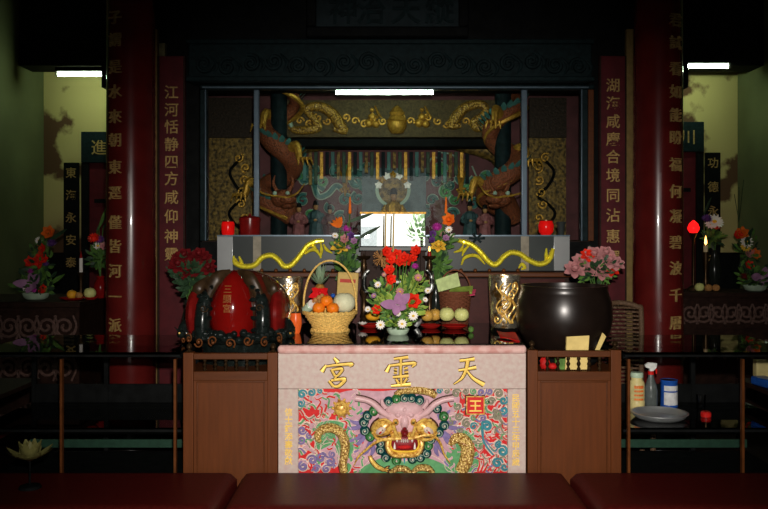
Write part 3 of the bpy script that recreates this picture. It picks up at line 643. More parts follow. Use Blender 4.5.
# ------------------------------------------------------------------ bell bowl
k = 4.33/F; c = at(564, 300, 4.33)
t = Thing('bell_bowl', 'large dark bronze bell bowl resting on a padded ring on the stand', 'bell', (c.x, 4.33, ZS))
zr = CAMZ-(285-HOR)*k; R_ = 47.5*k; z0 = ZS+.035
prof = [(R_*.30, z0), (R_*.56, z0+.012), (R_*.80, z0+.07), (R_*.95, z0+.14), (R_, z0+.205), (R_*.975, zr-.085), (R_*.915, zr-.04), (R_*.89, zr-.018), (R_*.905, zr-.008), (R_*.90, zr), (R_*.86, zr), (R_*.85, zr-.02), (R_*.93, z0+.2), (R_*.80, z0+.07), (R_*.3, z0+.03), (0, z0+.028)]
t.part('bowl', MB().lathe([(0, z0)]+prof, (c.x, 4.33, 0), 56), 'bell', sharp=50)
t.part('padded_ring', MB().lathe([(.10, 0), (.16, .0), (.175, .02), (.165, .045), (.12, .05), (.10, .03)], (c.x, 4.33, ZS), 30), 'blackwood')
# papers and cloths tucked around the bell
def sheet(name, label, cat, pts, mname, thick=.006, waves=.0):
    """A thin solid quad through four corners (a, b bottom; d, c top), gently wavy."""
    a, b, c_, d = [Vector(p) for p in pts]; n = 8; nr = (b-a).cross(d-a).normalized(); vs = []
    for side in (0, 1):
        for j in range(n+1):
            for i in range(n+1):
                u, v = i/n, j/n; p = a*(1-u)*(1-v)+b*u*(1-v)+c_*u*v+d*(1-u)*v
                vs.append(p+nr*(waves*math.sin(u*5+v*3)+(thick/2 if side else -thick/2)))
    N_ = (n+1)**2; fs = []
    for j in range(n):
        for i in range(n):
            q = j*(n+1)+i; fs.append((q, q+n+1, q+n+2, q+1)); fs.append((N_+q, N_+q+1, N_+q+n+2, N_+q+n+1))
    ring = list(range(n+1))+[j*(n+1)+n for j in range(1, n+1)]+[n*(n+1)+i for i in range(n-1, -1, -1)]+[j*(n+1) for j in range(n-1, 0, -1)]
    for i in range(len(ring)): p, q = ring[i], ring[(i+1) % len(ring)]; fs.append((p, q, N_+q, N_+p))
    o = Vector((a+b)/2); return solid(name, label, cat, MB().add(vs, fs), mname, o)
zt = ZS+.004
A = at(565, 0, 4.068); B = at(589, 0, 4.068); sheet('folded_paper', 'folded yellow paper leaning on the dark bell bowl behind the spindles', 'paper', [(A.x, 4.075, zt), (B.x-.01, 4.075, zt), (B.x+.005, 4.095, .998), (A.x+.012, 4.095, .992)], 'cloth', .022, .003)
A = at(596, 0, 4.10); sheet('folded_paper', 'small tilted yellow paper wedge beside the lower side of the bell bowl', 'paper', [(A.x, 4.12, zt+.09), (A.x+.02, 4.12, zt+.085), (A.x+.060, 4.14, zt+.155), (A.x+.042, 4.14, zt+.175)], 'cloth', .008, 0)
mb = MB(); A = at(546, 366, 4.085)
mb.sph((A.x-.005, 4.088, zt+.03), (.026, .022, .034), 14, 10, f=lambda q: q*(1+.12*math.sin(q.x*300)*math.cos(q.z*200)))
mb.sph((A.x+.035, 4.09, zt+.014), (.024, .02, .016), 12, 8); solid('cloth_bundle', 'crumpled red cloth bundle behind the spindles under the bell bowl', 'cloth', mb, 'redcloth', (A.x, 4.088, ZS))
mb = MB().cbox((A.x+.075, 4.095, zt+.025), (.055, .03, .052)); solid('small_packet', 'small dark green packet between red cloth and yellow paper behind spindles', 'packet', mb, 'leaf', (A.x+.075, 4.095, ZS))

# ------------------------------------------------------------------ glass counters
def counter(label, x0, x1, posts, shelf_label):
    y0, y1, zt_, zs = 4.0, 4.67, .93, .545
    t = Thing('glass_counter', label, 'counter', ((x0+x1)/2, 4.33, 0))
    t.part('glass_top', MB().box((x0, y0-.01, zt_-.012), (x1, y1+.01, zt_)), 'greenglass')
    fr = MB()
    for a, b in (((x0, y0, zt_-.026), (x1, y0+.025, zt_-.0125)), ((x0, y1-.025, zt_-.035), (x1, y1, zt_-.0125)), ((x0, y0+.025, zt_-.035), (x0+.025, y1-.025, zt_-.0125)), ((x1-.025, y0+.025, zt_-.035), (x1, y1-.025, zt_-.0125))): fr.box(a, b)
    t.part('top_frame', fr, 'blackwood', bevel=.002)
    for x in posts:
        t.part('front_post', MB().box((x-.006, y0-.002, 0), (x+.006, y0+.02, zt_-.036)), 'copper')
        t.part('rear_post', MB().box((x-.012, y1-.025, 0), (x+.012, y1, zt_-.036)), 'blackwood')
    t.part('shelf_rail', MB().box((x0, y0+.022, zs-.012), (x1, y0+.045, zs)), 'blackwood')
    t.part('shelf_rail', MB().box((x0, y1-.05, zs-.02), (x1, y1-.027, zs)), 'blackwood')
    t.part('shelf', MB().box((x0, y0+.03, zs), (x1, y1-.03, zs+.008)), 'greenglass')
    t.part('bottom_board', MB().box((x0, y0+.03, .26), (x1, y1-.03, .28)), 'blackwood'); t.part('back_panel', MB().box((x0+.013, y1-.02, .37), (x1-.013, y1-.008, .655)), 'blackwood')
    t.part('kick_board', MB().box((x0, y1-.04, .30), (x1, y1-.0255, .345)), mat('green_cabinet_board', (34, 62, 48), .5) if 'green_cabinet_board' not in bpy.data.materials else bpy.data.materials['green_cabinet_board'])
    return zs+.008
counter('dark framed glass counter beside the wooden fish stand', -2.0, -.995, (-1.985, -1.575, -1.02), '')
ZSH = counter('dark framed glass counter holding the steel tray and blue can', 1.175, 2.05, (1.195, 1.752, 2.03), '')
def side_shelf(label, x0, x1):
    t = Thing('low_side_shelf', label, 'shelf', ((x0+x1)/2, 4.4, 0))
    t.part('shelf_board', MB().box((x0, 4.03, .63), (x1, 4.85, .655)), 'darkwood', bevel=.003)
    t.part('lower_board', MB().box((x0, 4.03, .42), (x1, 4.85, .44)), 'plaqred', bevel=.003)
    for x in (x0, x1-.04):
        for y in (4.03, 4.81): t.part('leg', MB().box((x, y, 0), (x+.04, y+.04, .63)), 'darkwood')
side_shelf('low dark shelf past the end of the counter near the lotus', -2.62, -2.03)
side_shelf('low dark shelf with a blue packet past the counter end', 2.08, 2.62)
# things on the far low shelf
solid('tissue_packet', 'blue soft packet lying on the low shelf', 'packet', MB().cbox((2.135, 4.58, .679), (.09, .16, .048), Matrix.Rotation(.2, 3, 'Z')), 'blue', (2.135, 4.58, .655), bevel=.012)
solid('small_carton', 'yellowish carton standing on the low shelf behind the blue packet', 'box', MB().cbox((2.18, 4.74, .717), (.075, .05, .124)), 'jar', (2.18, 4.74, .655), bevel=.004)
# on the counter shelf
def shelf_items():
    z = ZSH
    cx, cy = 1.425, 4.245; t = solid('round_tray', 'round polished steel tray on the glass counter shelf', 'tray', MB().lathe([(0, .004), (.112, .004), (.13, .016), (.137, .03), (.145, .032), (.145, .036), (.134, .036), (.126, .022), (.110, .009), (0, .009)], (cx, cy, z-.004), 48), 'traysteel', (cx, cy, z))
    zt_ = z
    t = Thing('plastic_jar', 'cloudy plastic jar with orange print behind the steel tray', 'jar', (1.272, 4.30, zt_)); x, y = 1.372, 4.45; t.loc = Vector((x, y, zt_)); t.o.location = t.loc
    t.part('jar_body', MB().lathe([(0, 0), (.038, 0), (.042, .01), (.042, .05), (.039, .055), (.042, .06), (.042, .13), (.039, .15), (.030, .165), (.030, .175), (0, .175)], (x, y, zt_), 28), 'jar')
    t.part('lid', MB().lathe([(0, 0), (.032, 0), (.034, .006), (.034, .022), (.03, .028), (0, .028)], (x, y, zt_+.1755), 28), 'bowlglass')
    for i in range(4):
        g = MB(); 
        for j in range(5):
            a = -PI/2-.5+j*.25; g.cbox((x+.0425*math.cos(a), y+.0425*math.sin(a), zt_+.128-i*.022), (.009, .002, .010 if i else .016), Matrix.Rotation(a+PI/2, 3, 'Z'))
        t.part('printed_line', g, 'orangeprint')
    x, y = 1.478, 4.54; t = Thing('spray_bottle', 'smoky spray bottle with white trigger head behind the steel tray', 'bottle', (x, y, zt_))
    t.part('bottle_body', MB().lathe([(0, 0), (.033, 0), (.036, .008), (.036, .09), (.030, .12), (.016, .16), (.014, .175), (0, .175)], (x, y, zt_), 24), 'bottle')
    t.part('collar', MB().lathe([(0, 0), (.017, 0), (.017, .018), (0, .018)], (x, y, zt_+.1755), 18), 'plasticred')
    g = MB(); g.add([(x+a, y+b, zt_+c_) for b in (-.011, .011) for a, c_ in ((-.036, .228), (-.03, .214), (-.008, .208), (-.010, .194), (.010, .194), (.028, .212), (.032, .238), (-.016, .242))], [tuple(range(8)), tuple(range(15, 7, -1))]+[(i, i+8, (i+1) % 8+8, (i+1) % 8) for i in range(8)]); t.part('trigger_head', g, 'plasticwhite', bevel=.003)
    t.part('trigger', MB().tube([(x+.014, y, zt_+.212), (x+.030, y, zt_+.20), (x+.030, y, zt_+.178)], [.006, .006, .004], 8), 'plasticred')
    x, y = 1.578, 4.54; t = Thing('paint_can', 'blue and white labelled tin can behind the steel tray', 'can', (x, y, zt_))
    t.part('can_body', MB().lathe([(0, 0), (.046, 0), (.047, .004), (.045, .008), (.045, .138), (.047, .142), (.047, .147), (.042, .147), (.042, .141), (0, .141)], (x, y, zt_), 32), 'blue')
    g = MB(); 
    for z0_, z1_ in ((.012, .082), (.090, .118)): g.lathe([(.0456, z0_), (.0456, z1_)], (x, y, zt_), 20, a0=-PI*.8, a1=-PI*.12)
    t.part('can_label', g, 'label'); t.part('can_lid', MB().lathe([(0, 0), (.041, 0), (.041, .004), (0, .004)], (x, y, zt_+.1415), 28), 'brass')
    x, y = 1.68, 4.28; solid('small_red_lid', 'small red plastic lid beside the steel tray on the shelf', 'lid', MB().lathe([(0, 0), (.026, 0), (.027, .02), (.022, .026), (0, .026)], (x, y, z), 20), 'plasticred', (x, y, z))
    x, y = 1.74, 4.50; solid('drinking_glass', 'small clear glass standing at the back of the dim shelf', 'glass', MB().lathe([(.02, .002), (.026, .07), (.024, .07), (.018, .004)], (x, y, z), 18), 'candleglass', (x, y, z))
shelf_items()

# lotus ornament
x, y, z = at(30, 0, 3.72).x, 3.72, .352
t = Thing('lotus_ornament', 'pale lotus flower ornament on a thin stem over the dim bench', 'ornament', (x, y, z))
t.part('base', MB().lathe([(0, 0), (.05, 0), (.045, .012), (.01, .02), (0, .02)], (x, y, z), 20), 'blackwood')
t.part('stem', MB().tube([(x, y, z+.015), (x, y, z+.13)], .004, 8), 'blackwood')
for n, L, el, r in ((8, .10, .10, 1), (8, .085, .7, 1), (6, .075, 1.1, 1)):
    for i in range(n):
        a = 2*PI*(i+.5*(n % 2))/n; p = MB(); d = Vector((math.cos(a)*math.cos(el), math.sin(a)*math.cos(el), math.sin(el)))
        p.petal((x+.01*math.cos(a), y+.01*math.sin(a), z+.13), d, (0, 0, 1), L, L*.5, .42); t.part('petal', p, 'lotus')
t.part('flower_core', MB().sph((x, y, z+.135), (.018, .018, .014), 12, 8), 'brass')

# ------------------------------------------------------------------ red columns and couplet boards
def column(label, x, y, r, chars, pys, ang, pxsize):
    t = Thing('red_column', label, 'column', (x, y, 0), 'red lacquered temple columns', 'thing')
    t.part('shaft', MB().lathe([(r, .30), (r*1.01, .8), (r, 1.6), (r*.95, CZ-.01)], (x, y, 0), 48), 'colred')
    t.part('plinth', MB().lathe([(0, 0), (r*1.3, 0), (r*1.34, .08), (r*1.28, .18), (r*1.12, .26), (r*1.1, .299), (0, .299)], (x, y, 0), 40), 'floor')
    sz = pxsize*y/F
    for ch, py in zip(chars, pys):
        vs, fs = glyph(ch, sz, .004, .10); z0 = CAMZ-(py-HOR)*(y-r)/F; out = []
        for u, v, w_ in vs:
            a = ang+u/r; q = r*1.004+w_; out.append((x+q*math.sin(a), y-q*math.cos(a), z0+v*.92))
        t.part('inscription_character', MB().add(out, fs), 'dullgold')
column('red lacquered column with gilt inscription beside the wooden fish and dark red roses', -1.604, 5.2, .152, '子謂是水來朝東逕僅皆河一派', [16.5,39,66,91,116,139.5,166.6,192.5,222,246,270.7,296.6,325], math.radians(-21), 15.5)
column('red lacquered column with gilt inscription behind the rattan chair and bell bowl', 1.738, 5.2, .152, '君試看如能盼福何凝碧波千層', [19,42,68,91,114.5,137,164,191,216,242,268,295,322.6], math.radians(24), 15.5)
def plaque(label, pxc, hw, chars, pys, Y):
    k = Y/F; x = (pxc-384)*k; t = Thing('couplet_board', label, 'plaque', (x, Y, .42), 'red couplet boards flanking the shrine', 'thing')
    t.part('board', MB().box((x-hw*k, Y, .42), (x+hw*k, Y+.03, 2.72)), 'plaqred', bevel=.004)
    for s_ in (-1, 1): t.part('board_edge', MB().box((x+s_*(hw-.7)*k-.006, Y-.006, .42), (x+s_*(hw-.7)*k+.006, Y-.0005, 2.72)), 'darkwood')
    for ch, py in zip(chars, pys):
        g = MB(); text_flat(g, ch, x, Y, CAMZ-(py-HOR)*k, 14.5*k, .010, .03); t.part('inscription_character', g, 'dullgold')
plaque('red couplet board with gilt writing above the dark red roses', 171.5, 13.5, '江河恬静四方咸仰神靈', [92,109.5,126.5,144,161.4,178.4,197,216,236,254], 5.585)
plaque('red couplet board with gilt writing above the pink roses', 613, 13.5, '湖海咸慶合境同沾惠澤', [85,103,121,139,156.5,175,195,215,236,257], 5.585)

# ------------------------------------------------------------------ lintel and name board over the shrine
def strokeY(mb, pts, wd, Y, d=.01, m=0, n=8, sm=5):
    k = Y/F; P = [((a-384)*k, Y, CAMZ-(b-HOR)*k) for a, b in pts]
    wd = list(wd) if isinstance(wd, (list, tuple)) else [wd]*len(pts)
    if len(P) == 2: P = [P[0], tuple((P[0][i]+P[1][i])/2 for i in range(3)), P[1]]; wd = [wd[0], (wd[0]+wd[1])/2, wd[1]]
    r = [x*k for x in wd]; mb.tube(P, r, n, m, True, up=(0, -1, 0), flat=d/max(r), smooth=sm); return mb
def spx(px, py, r, turns=1.4, a0=0, sg=1, n=14): return [(a, -b) for a, b in spiral(px, -py, r, turns, a0, sg, n)]
LY = 5.45; kl = LY/F
a = at(188, 81.5, LY); b = at(592, 40, LY)
t = Thing('carved_lintel', 'dark carved timber lintel above the glazed shrine', 'lintel', ((a.x+b.x)/2, LY, a.z), None, 'thing')
t.part('beam_body', MB().box((a.x, LY, a.z), (b.x, 5.66, b.z)), 'tealwood', bevel=.01)
for z0, z1 in ((a.z-.002, a.z+.03), (b.z-.03, b.z+.002)): t.part('molding', MB().box((a.x-.01, LY-.03, z0), (b.x+.01, LY-.0005, z1)), 'tealwood', bevel=.008)
for i in range(17):
    px = 204+i*23.4; g = MB(); py = 64+3*math.sin(i*1.7)
    strokeY(g, spx(px, py, 9, 1.5, i, 1 if i % 2 else -1), 2.0, LY-.001, .016, n=6, sm=2); strokeY(g, [(px+6, py-8), (px+13, py+1), (px+9, py+10)], [.8, 2.2, .6], LY-.001, .014); t.part('carved_scroll', g, 'tealwood')
t.part('upper_beam', MB().box((a.x, LY+.03, b.z+.004), (b.x, 5.66, CZ-.3)), 'blackwood')
SY = 5.30; ks = SY/F
a = at(306, 36, SY); b = at(469, -38, SY)
t = Thing('name_board', 'dark framed board with carved characters high above the shrine', 'sign', ((a.x+b.x)/2, SY, a.z))
t.part('board', MB().box((a.x+.03, SY+.03, a.z+.03), (b.x-.03, SY+.06, b.z-.03)), 'signgrey')
for lo, hi in (((a.x, SY, a.z), (b.x, SY+.08, a.z+.065)), ((a.x, SY, b.z-.065), (b.x, SY+.08, b.z)), ((a.x, SY, a.z+.0655), (a.x+.065, SY+.08, b.z-.0655)), ((b.x-.065, SY, a.z+.0655), (b.x, SY+.08, b.z-.0655))):
    t.part('frame_rail', MB().box(lo, hi), 'blackwood', bevel=.012)
for ch, px in zip('神治天縱', (343, 371, 406, 440)):
    g = MB(); text_flat(g, ch, (px-384)*ks, SY+.03, CAMZ-(8-HOR)*ks, 30*ks, .02, .05); t.part('carved_character', g, 'tealwood')
for x in (a.x+.15, b.x-.15): t.part('hanger', MB().tube([(x, SY+.08, b.z-.05), (x, LY+.03, b.z-.02)], .012, 8), 'blackwood')

# ------------------------------------------------------------------ back altar with gold dragon strip
BY = 5.05; kb = BY/F; bx0, bx1 = at(217, 0, BY).x, at(570, 0, BY).x; BT = 1.5; bz = CAMZ-(271-HOR)*kb
t = Thing('rear_altar', 'tall rear altar faced with grey panel and two gold dragons', 'altar', ((bx0+bx1)/2, 5.3, 0))
t.part('altar_body', MB().box((bx0, BY+.03, 0), (bx1, 5.5, bz-.005)), 'darkwood')
t.part('lower_panel', MB().box((bx0+.03, BY+.015, .5), (bx1-.03, BY+.029, bz-.05)), mat('dark_red_brown_wood', (66, 30, 26), .45, spec=.1))
t.part('upper_box', MB().box((bx0+.001, BY+.02, bz), (bx1-.001, 5.5, BT-.008)), 'banner')
t.part('top_plate', MB().box((bx0, BY, BT-.008), (bx1, 5.5, BT)), 'metal')
w_ = 16*kb
t.part('front_panel', MB().box((bx0+w_, BY+.006, bz+.002), (bx1-w_, BY+.0195, BT-.0085)), 'banner')
for x in (bx0, bx1-w_): t.part('end_plate', MB().box((x, BY+.002, bz+.002), (x+w_-.001, BY+.0195, BT-.0085)), 'steel', label='polished steel end plate', bevel=.002)
for px in (257, 525): t.part('divider_strip', MB().box(((px-4-384)*kb, BY+.003, bz+.002), ((px+4-384)*kb, BY+.0059, BT-.0085)), mat('warm_grey_strip', (128, 120, 104), .35) if 'warm_grey_strip' not in bpy.data.materials else bpy.data.materials['warm_grey_strip'])
t.part('ledge', MB().box((bx0-.01, BY-.06, bz-.035), (bx1+.01, BY+.0145, bz-.006)), 'woodrail', bevel=.006)
for i in range(19):
    px = 262+i*14.2
    if 350 < px < 435: continue
    t.part('ledge_knob', MB().sph(((px-384)*kb, BY-.012, bz+.004), .012, 10, 7), 'copper')
GY = BY-.001
def gold_dragon(c_, body, loops, curls):
    d_ = t.part('gold_dragon', strokeY(MB(), c_(body), [.9]+[2.7]*(len(body)-2)+[1.9], GY, .022, 0, 10, 6), 'yellowgold')
    for L in loops: t.part('mane_lock', strokeY(MB(), c_(L), [.8]+[2.0]*(len(L)-2)+[.7], GY, .016, 0, 8, 6), 'yellowgold', d_)
    P = smooth_path([(p[0], 0, p[1]) for p in c_(body)], 5); g = MB()
    for i in range(2, len(P)-2): 
        p, q = P[i], P[i+1]; dx, dy = q.x-p.x, q.z-p.z; l = math.hypot(dx, dy) or 1
        nx, ny = dy/l, -dx/l
        if ny > 0: nx, ny = -nx, -ny
        strokeY(g, [(p.x+nx*1.0, p.z+ny*1.0), (p.x+nx*3.0+dx/l, p.z+ny*3.0+dy/l)], [.7, .2], GY, .006, 0, 5, 1)
    t.part('back_crest', g, 'yellowgold', d_)
gold_dragon(crop(210, 225, 4.8), [(113,148),(122,182),(165,199),(215,192),(250,157),(292,146),(325,165),(355,198),(388,194),(415,168),(445,130),(470,98),(510,80),(546,76)], [[(455,140),(485,120),(512,124),(534,158)],[(532,88),(536,120),(530,160)],[(545,92),(560,118),(588,136)],[(140,150),(150,175),(160,190)],[(480,100),(500,105),(520,135)]], [])
gold_dragon(crop(430, 215, 4.518), [(110,114),(150,121),(190,136),(225,165),(262,208),(290,226),(312,214),(332,190),(365,170),(405,176),(445,203),(490,222),(525,214),(545,190),(556,152)], [[(108,168),(138,158),(152,130)],[(180,135),(155,160),(145,185)],[(142,226),(158,192),(208,184),(248,222)],[(520,205),(524,180),(526,150)],[(400,240),(415,222),(428,238),(412,246)]], [])
px, py = 477, 238; g = MB()
for i in range(6): strokeY(g, [(477, 239), (477+8*math.cos(i*1.05), 238-5*math.sin(i*1.05))], [.8, 1.4], GY, .006)
t.part('dark_flower_ornament', g, 'tealwood')

# things on the rear altar
def at_rear(px, Y): return (px-384)*Y/F
x = at_rear(228, 5.25); t = Thing('candle_glass', 'glowing red candle glass on the rear altar beside the lidded red box', 'candle', (x, 5.25, BT))
t.part('glass_cup', MB().lathe([(0, 0), (.034, 0), (.040, .01), (.042, .07), (.036, .085), (.034, .085), (.036, .07), (0, .065)], (x, 5.25, BT), 20), 'redlamp'); t.part('rim', MB().lathe([(.034, .0855), (.037, .0855), (.037, .092), (.034, .092)], (x, 5.25, BT), 20), 'brass')
x = at_rear(250, 5.3); t = Thing('lidded_box', 'round dark red lidded box on the rear altar beside the candle glass', 'box', (x, 5.3, BT))
t.part('box_body', MB().lathe([(0, 0), (.064, 0), (.066, .004), (.066, .085), (0, .085)], (x, 5.3, BT), 28), 'redbox'); t.part('lid', MB().lathe([(0, 0), (.07, 0), (.07, .022), (.06, .032), (.02, .04), (0, .041)], (x, 5.3, BT+.0855), 28), 'redbox'); t.part('knob', MB().sph((x, 5.3, BT+.131), .009, 10, 6), 'redbox')
x = at_rear(546, 5.25); t = Thing('candle_glass', 'glowing red candle glass on the rear altar beside a white cup', 'candle', (x, 5.25, BT))
t.part('glass_cup', MB().lathe([(0, 0), (.03, 0), (.046, .02), (.050, .06), (.040, .09), (.036, .09), (.044, .06), (0, .05)], (x, 5.25, BT), 20), 'redlamp'); t.part('rim', MB().lathe([(.036, .0905), (.040, .0905), (.040, .097), (.036, .097)], (x, 5.25, BT), 20), 'brass')
x = at_rear(561, 5.25); t = solid('porcelain_cup', 'pale cup on the rear altar beside a glowing red candle glass', 'cup', MB().lathe([(0, 0), (.018, 0), (.02, .005), (.024, .06), (.034, .085), (.030, .085), (.02, .06), (0, .05)], (x, 5.25, BT), 18), 'banner', (x, 5.25, BT))
x = (357.5-384)*5.02/F; solid('porcelain_cup', 'small white cup on the ledge of the rear altar beside the candlestick', 'cup', MB().lathe([(0, 0), (.014, 0), (.02, .012), (.026, .04), (.023, .04), (.016, .012), (0, .008)], (x, 5.015, bz-.006), 18), 'white', (x, 5.015, bz-.006))

# ------------------------------------------------------------------ glazed shrine
CY = 5.55; kc = CY/F
def cx_(px): return (px-384)*kc
def cz_(py): return CAMZ-(py-HOR)*kc
ztop, zlow = cz_(89.5), 1.46
t = Thing('glazed_shrine', 'large glazed timber shrine with steel glazing bars and gold carvings inside', 'shrine', (.09, 6.1, 0), None, 'thing')
t.part('base_panel', MB().box((cx_(200), CY+.01, 0), (cx_(592), CY+.06, zlow-.005)), 'blackwood')
t.part('shrine_floor', MB().box((cx_(200), CY+.061, zlow-.06), (cx_(592), 6.7, zlow)), 'darkwood')
for a_, b_, m_ in ((200, 207, 'tealwood'), (581, 588, 'tealwood'), (588.3, 594, 'woodrail')): t.part('stile', MB().box((cx_(a_), CY, zlow), (cx_(b_), CY+.05, ztop)), m_, bevel=.004)
for a_ in (205.5, 581.5): t.part('steel_edge', MB().box((cx_(a_-.5), CY-.008, zlow), (cx_(a_+.7), CY-.0005, ztop)), 'metal', bevel=.002)
for a_, b_ in ((253.5, 259), (521.5, 527.5)): t.part('glazing_bar', MB().box((cx_(a_), CY+.002, zlow), (cx_(b_), CY+.035, ztop)), 'metal', bevel=.006, label='steel blue glazing bar')
t.part('top_rail', MB().box((cx_(200), CY-.02, ztop), (cx_(594), CY+.05, 2.515)), 'tealwood', bevel=.01)
t.part('steel_edge', MB().box((cx_(203), CY-.03, ztop+.004), (cx_(588), CY-.0205, ztop+.016)), 'metal', bevel=.003)
for a_, b_ in ((207.2, 253.3), (259.2, 521.3), (527.7, 580.8)): t.part('glass_pane', MB().box((cx_(a_), CY+.018, zlow), (cx_(b_), CY+.022, ztop-.001)), 'glass')
IY = 6.6; ki = IY/F
ix0, ix1 = (205-384)*ki, (585-384)*ki
t.part('back_wall', MB().box((ix0-.1, IY+.02, zlow), (ix1+.1, IY+.06, 2.86)), 'maroon')
t.part('roof_board', MB().box((ix0-.1, 5.91, 2.82), (ix1+.1, IY+.019, 2.86)), 'blackwood')
for x0, x1 in ((ix0-.1, ix0-.06), (ix1+.06, ix1+.1)): t.part('side_wall', MB().box((x0, 5.62, zlow), (x1, IY+.019, 2.815)), mat('olive_side_board', (96, 90, 60), .6) if 'olive_side_board' not in bpy.data.materials else bpy.data.materials['olive_side_board'])
tl = Thing('fluorescent_lamp', 'lit fluorescent tube under the top rail of the glazed shrine', 'lamp', (at(385, 0, 5.64).x, 5.64, 2.47))
xa_, xb_ = at(336, 0, 5.64).x, at(433, 0, 5.64).x; zt_ = CAMZ+(HOR-92.6)*5.64/F
tl.part('lamp_tube', MB().tube([(xa_, 5.64, zt_), (xb_, 5.64, zt_)], .013, 10), 'tubemid')
tl.part('housing', MB().box((at(318, 0, 5.64).x, 5.625, zt_+.0135), (at(450, 0, 5.64).x, 5.659, zt_+.03)), 'blackwood')
# relief work inside
def rel(name, mb, mats, **kw): return t.part(name, mb, mats, **kw)
b0 = at(272, 137, 6.25); b1 = at(503, 100, 6.25)
rel('carved_beam', MB().box((b0.x, 6.25, b0.z), (b1.x, 6.4, b1.z)), mat('dark_gilt_ground', (70, 56, 30), .6, 0, .4, 70, .4))
b0 = at(268, 147, 6.24); b1 = at(506, 138.5, 6.24)
rel('lower_beam', MB().box((b0.x, 6.24, b0.z), (b1.x, 6.42, b1.z)), 'blackwood', bevel=.01)
Yb = 6.249
c5 = crop(255, 90, 6.37); c7 = crop(435, 90, 6.36)
rel('gilt_dragon', strokeY(MB(), c5([(215,235),(260,255),(330,255),(400,240),(380,190),(345,150),(330,120),(380,105),(440,115),(500,160),(540,220),(570,260),(500,250)]), [2,4,4.6,4.4,3.8,3.6,4,4.8,5.2,5.8,5.8,4,2.5], Yb, .05, 0, 14, 6), 'goldscale')
rel('gilt_dragon', strokeY(MB(), c7([(400,195),(340,225),(270,240),(250,205),(300,165),(325,130),(300,95),(240,95),(180,120),(130,180),(105,225),(165,225)]), [2,4,4.6,4.4,3.8,3.8,4.2,4.8,5.2,5.8,4.6,2.5], Yb, .05, 0, 14, 6), 'goldscale')
for cc_, hx, hy in ((c5, 215, 135), (c7, 470, 75)):
    g = MB(); P = cc_([(hx, hy)])[0]; x_, z_ = (P[0]-384)*Yb/F, CAMZ-(P[1]-HOR)*Yb/F
    g.sph((x_, Yb-.02, z_), (.036, .04, .032), 12, 8)
    for i in range(5): strokeY(g, [P, (P[0]+(-8 if cc_ is c5 else 8)*math.cos(.6*i-1), P[1]+8*math.sin(.7*i-1.4))], [1.6, .4], Yb-.01, .015)
    strokeY(g, cc_([(hx, hy+10), (hx+(5 if cc_ is c5 else -50), hy+60), (hx+(20 if cc_ is c5 else -85), hy+105)]), [2, 2.4, 2.2], Yb, .03, 0, 10); rel('dragon_head', g, 'palegreenpaint')
for px in (372, 422):   # gilt riders and censer on the beam
    g = MB(); 
    for a_, b_, r_ in ((0, 0, 2.4), (0, 7, 4), (-3, 13, 4.4), (4, 14, 4), (5, 7, 2)): 
        p = at(px+a_, 110+b_, Yb); g.sph((p.x, Yb, p.z), (r_*Yb/F, .03, r_*Yb/F), 10, 8)
    strokeY(g, [(px+3, 106), (px+6, 113), (px+10, 118)], [.8, 1.4, .7], Yb, .02); rel('gilt_rider', g, 'oldgold')
g = MB(); p = at(397, 134, Yb)
g.lathe([(.03, 0), (.05, .01), (.075, .06), (.07, .09), (.08, .1), (.05, .14), (.06, .16), (.03, .2), (.0, .22)], (p.x, Yb, p.z), 14, a0=PI, a1=2*PI); rel('gilt_censer', g, 'oldgold')
for i in range(22):
    px = 300+i*9.2; 
    if 362 < px < 430 and False: continue
    g = MB(); strokeY(g, spx(px, 121+4*math.sin(i*2.1), 4.2, 1.2, i), 1.1, Yb, .012, 0, 6, 1); rel('carved_scroll', g, 'oldgold')
Yp = 6.5
for i in range(30):
    px = 303+i*5.6; p0 = at(px, 174+5*math.sin(i*1.1)+abs(i-14.5)*.5, Yp); p1 = at(px+3.6, 152, Yp)
    rel('valance_strip', MB().box((p0.x, Yp-.01, p0.z), (p1.x, Yp+.005, p1.z)), ('tealpaint', 'goldbrocade', 'darkleaf', 'oldgold', 'tealwood')[i % 5], bevel=.003)
Yw = IY+.019
g = MB()
for L in ([(300,172),(303,182),(312,180),(318,196),(328,194),(336,186),(343,190)], [(322,176),(318,184),(324,190)], [(356,186),(350,178),(358,172),(366,180),(360,190)]):
    strokeY(g, L, [2.6]*len(L), Yw, .02, 0, 8, 5); strokeY(g, L, [3.3]*len(L), Yw, .012, 1, 8, 5)
rel('cloud_scroll', g, ['tealpaint', 'palegreenpaint'])
for px, py, r, col, a0 in ((357,182,8,'tealpaint',0),(418,186,8,'tealpaint',2),(425,176,6,'tealpaint',1),(468,192,8,'pgreen',0),(477,185,8,'tealpaint',2),(450,185,5,'tealpaint',3),(303,200,6,'tealpaint',1),(345,200,6,'tealpaint',0),(437,182,5,'tealpaint',1),(440,170,7,'pgreen',0),(300,176,5,'pgreen',1),(432,200,5,'tealpaint',0),(366,170,6,'tealpaint',1),(455,200,5,'pgreen',2),(330,208,5,'tealpaint',2),(312,172,7,'tealpaint',0),(323,181,6,'pgreen',2),(336,172,6,'tealpaint',1),(348,168,5,'pgreen',3),(486,178,6,'pgreen',1),(462,178,6,'tealpaint',3),(452,214,6,'tealpaint',0),(340,218,6,'tealpaint',1),(310,215,5,'pgreen',0),(446,192,6,'pgreen',2),(358,198,6,'tealpaint',2),(426,212,6,'tealpaint',1),(474,204,6,'tealpaint',0)):
    g = MB(); strokeY(g, spx(px, py, r, 1.3, a0), r*.30, Yw, .025, 0, 8, 2); strokeY(g, spx(px, py, r*1.12, 1.3, a0), r*.30, Yw, .012, 1, 8, 2); rel('cloud_scroll', g, [col, 'palegreenpaint'])
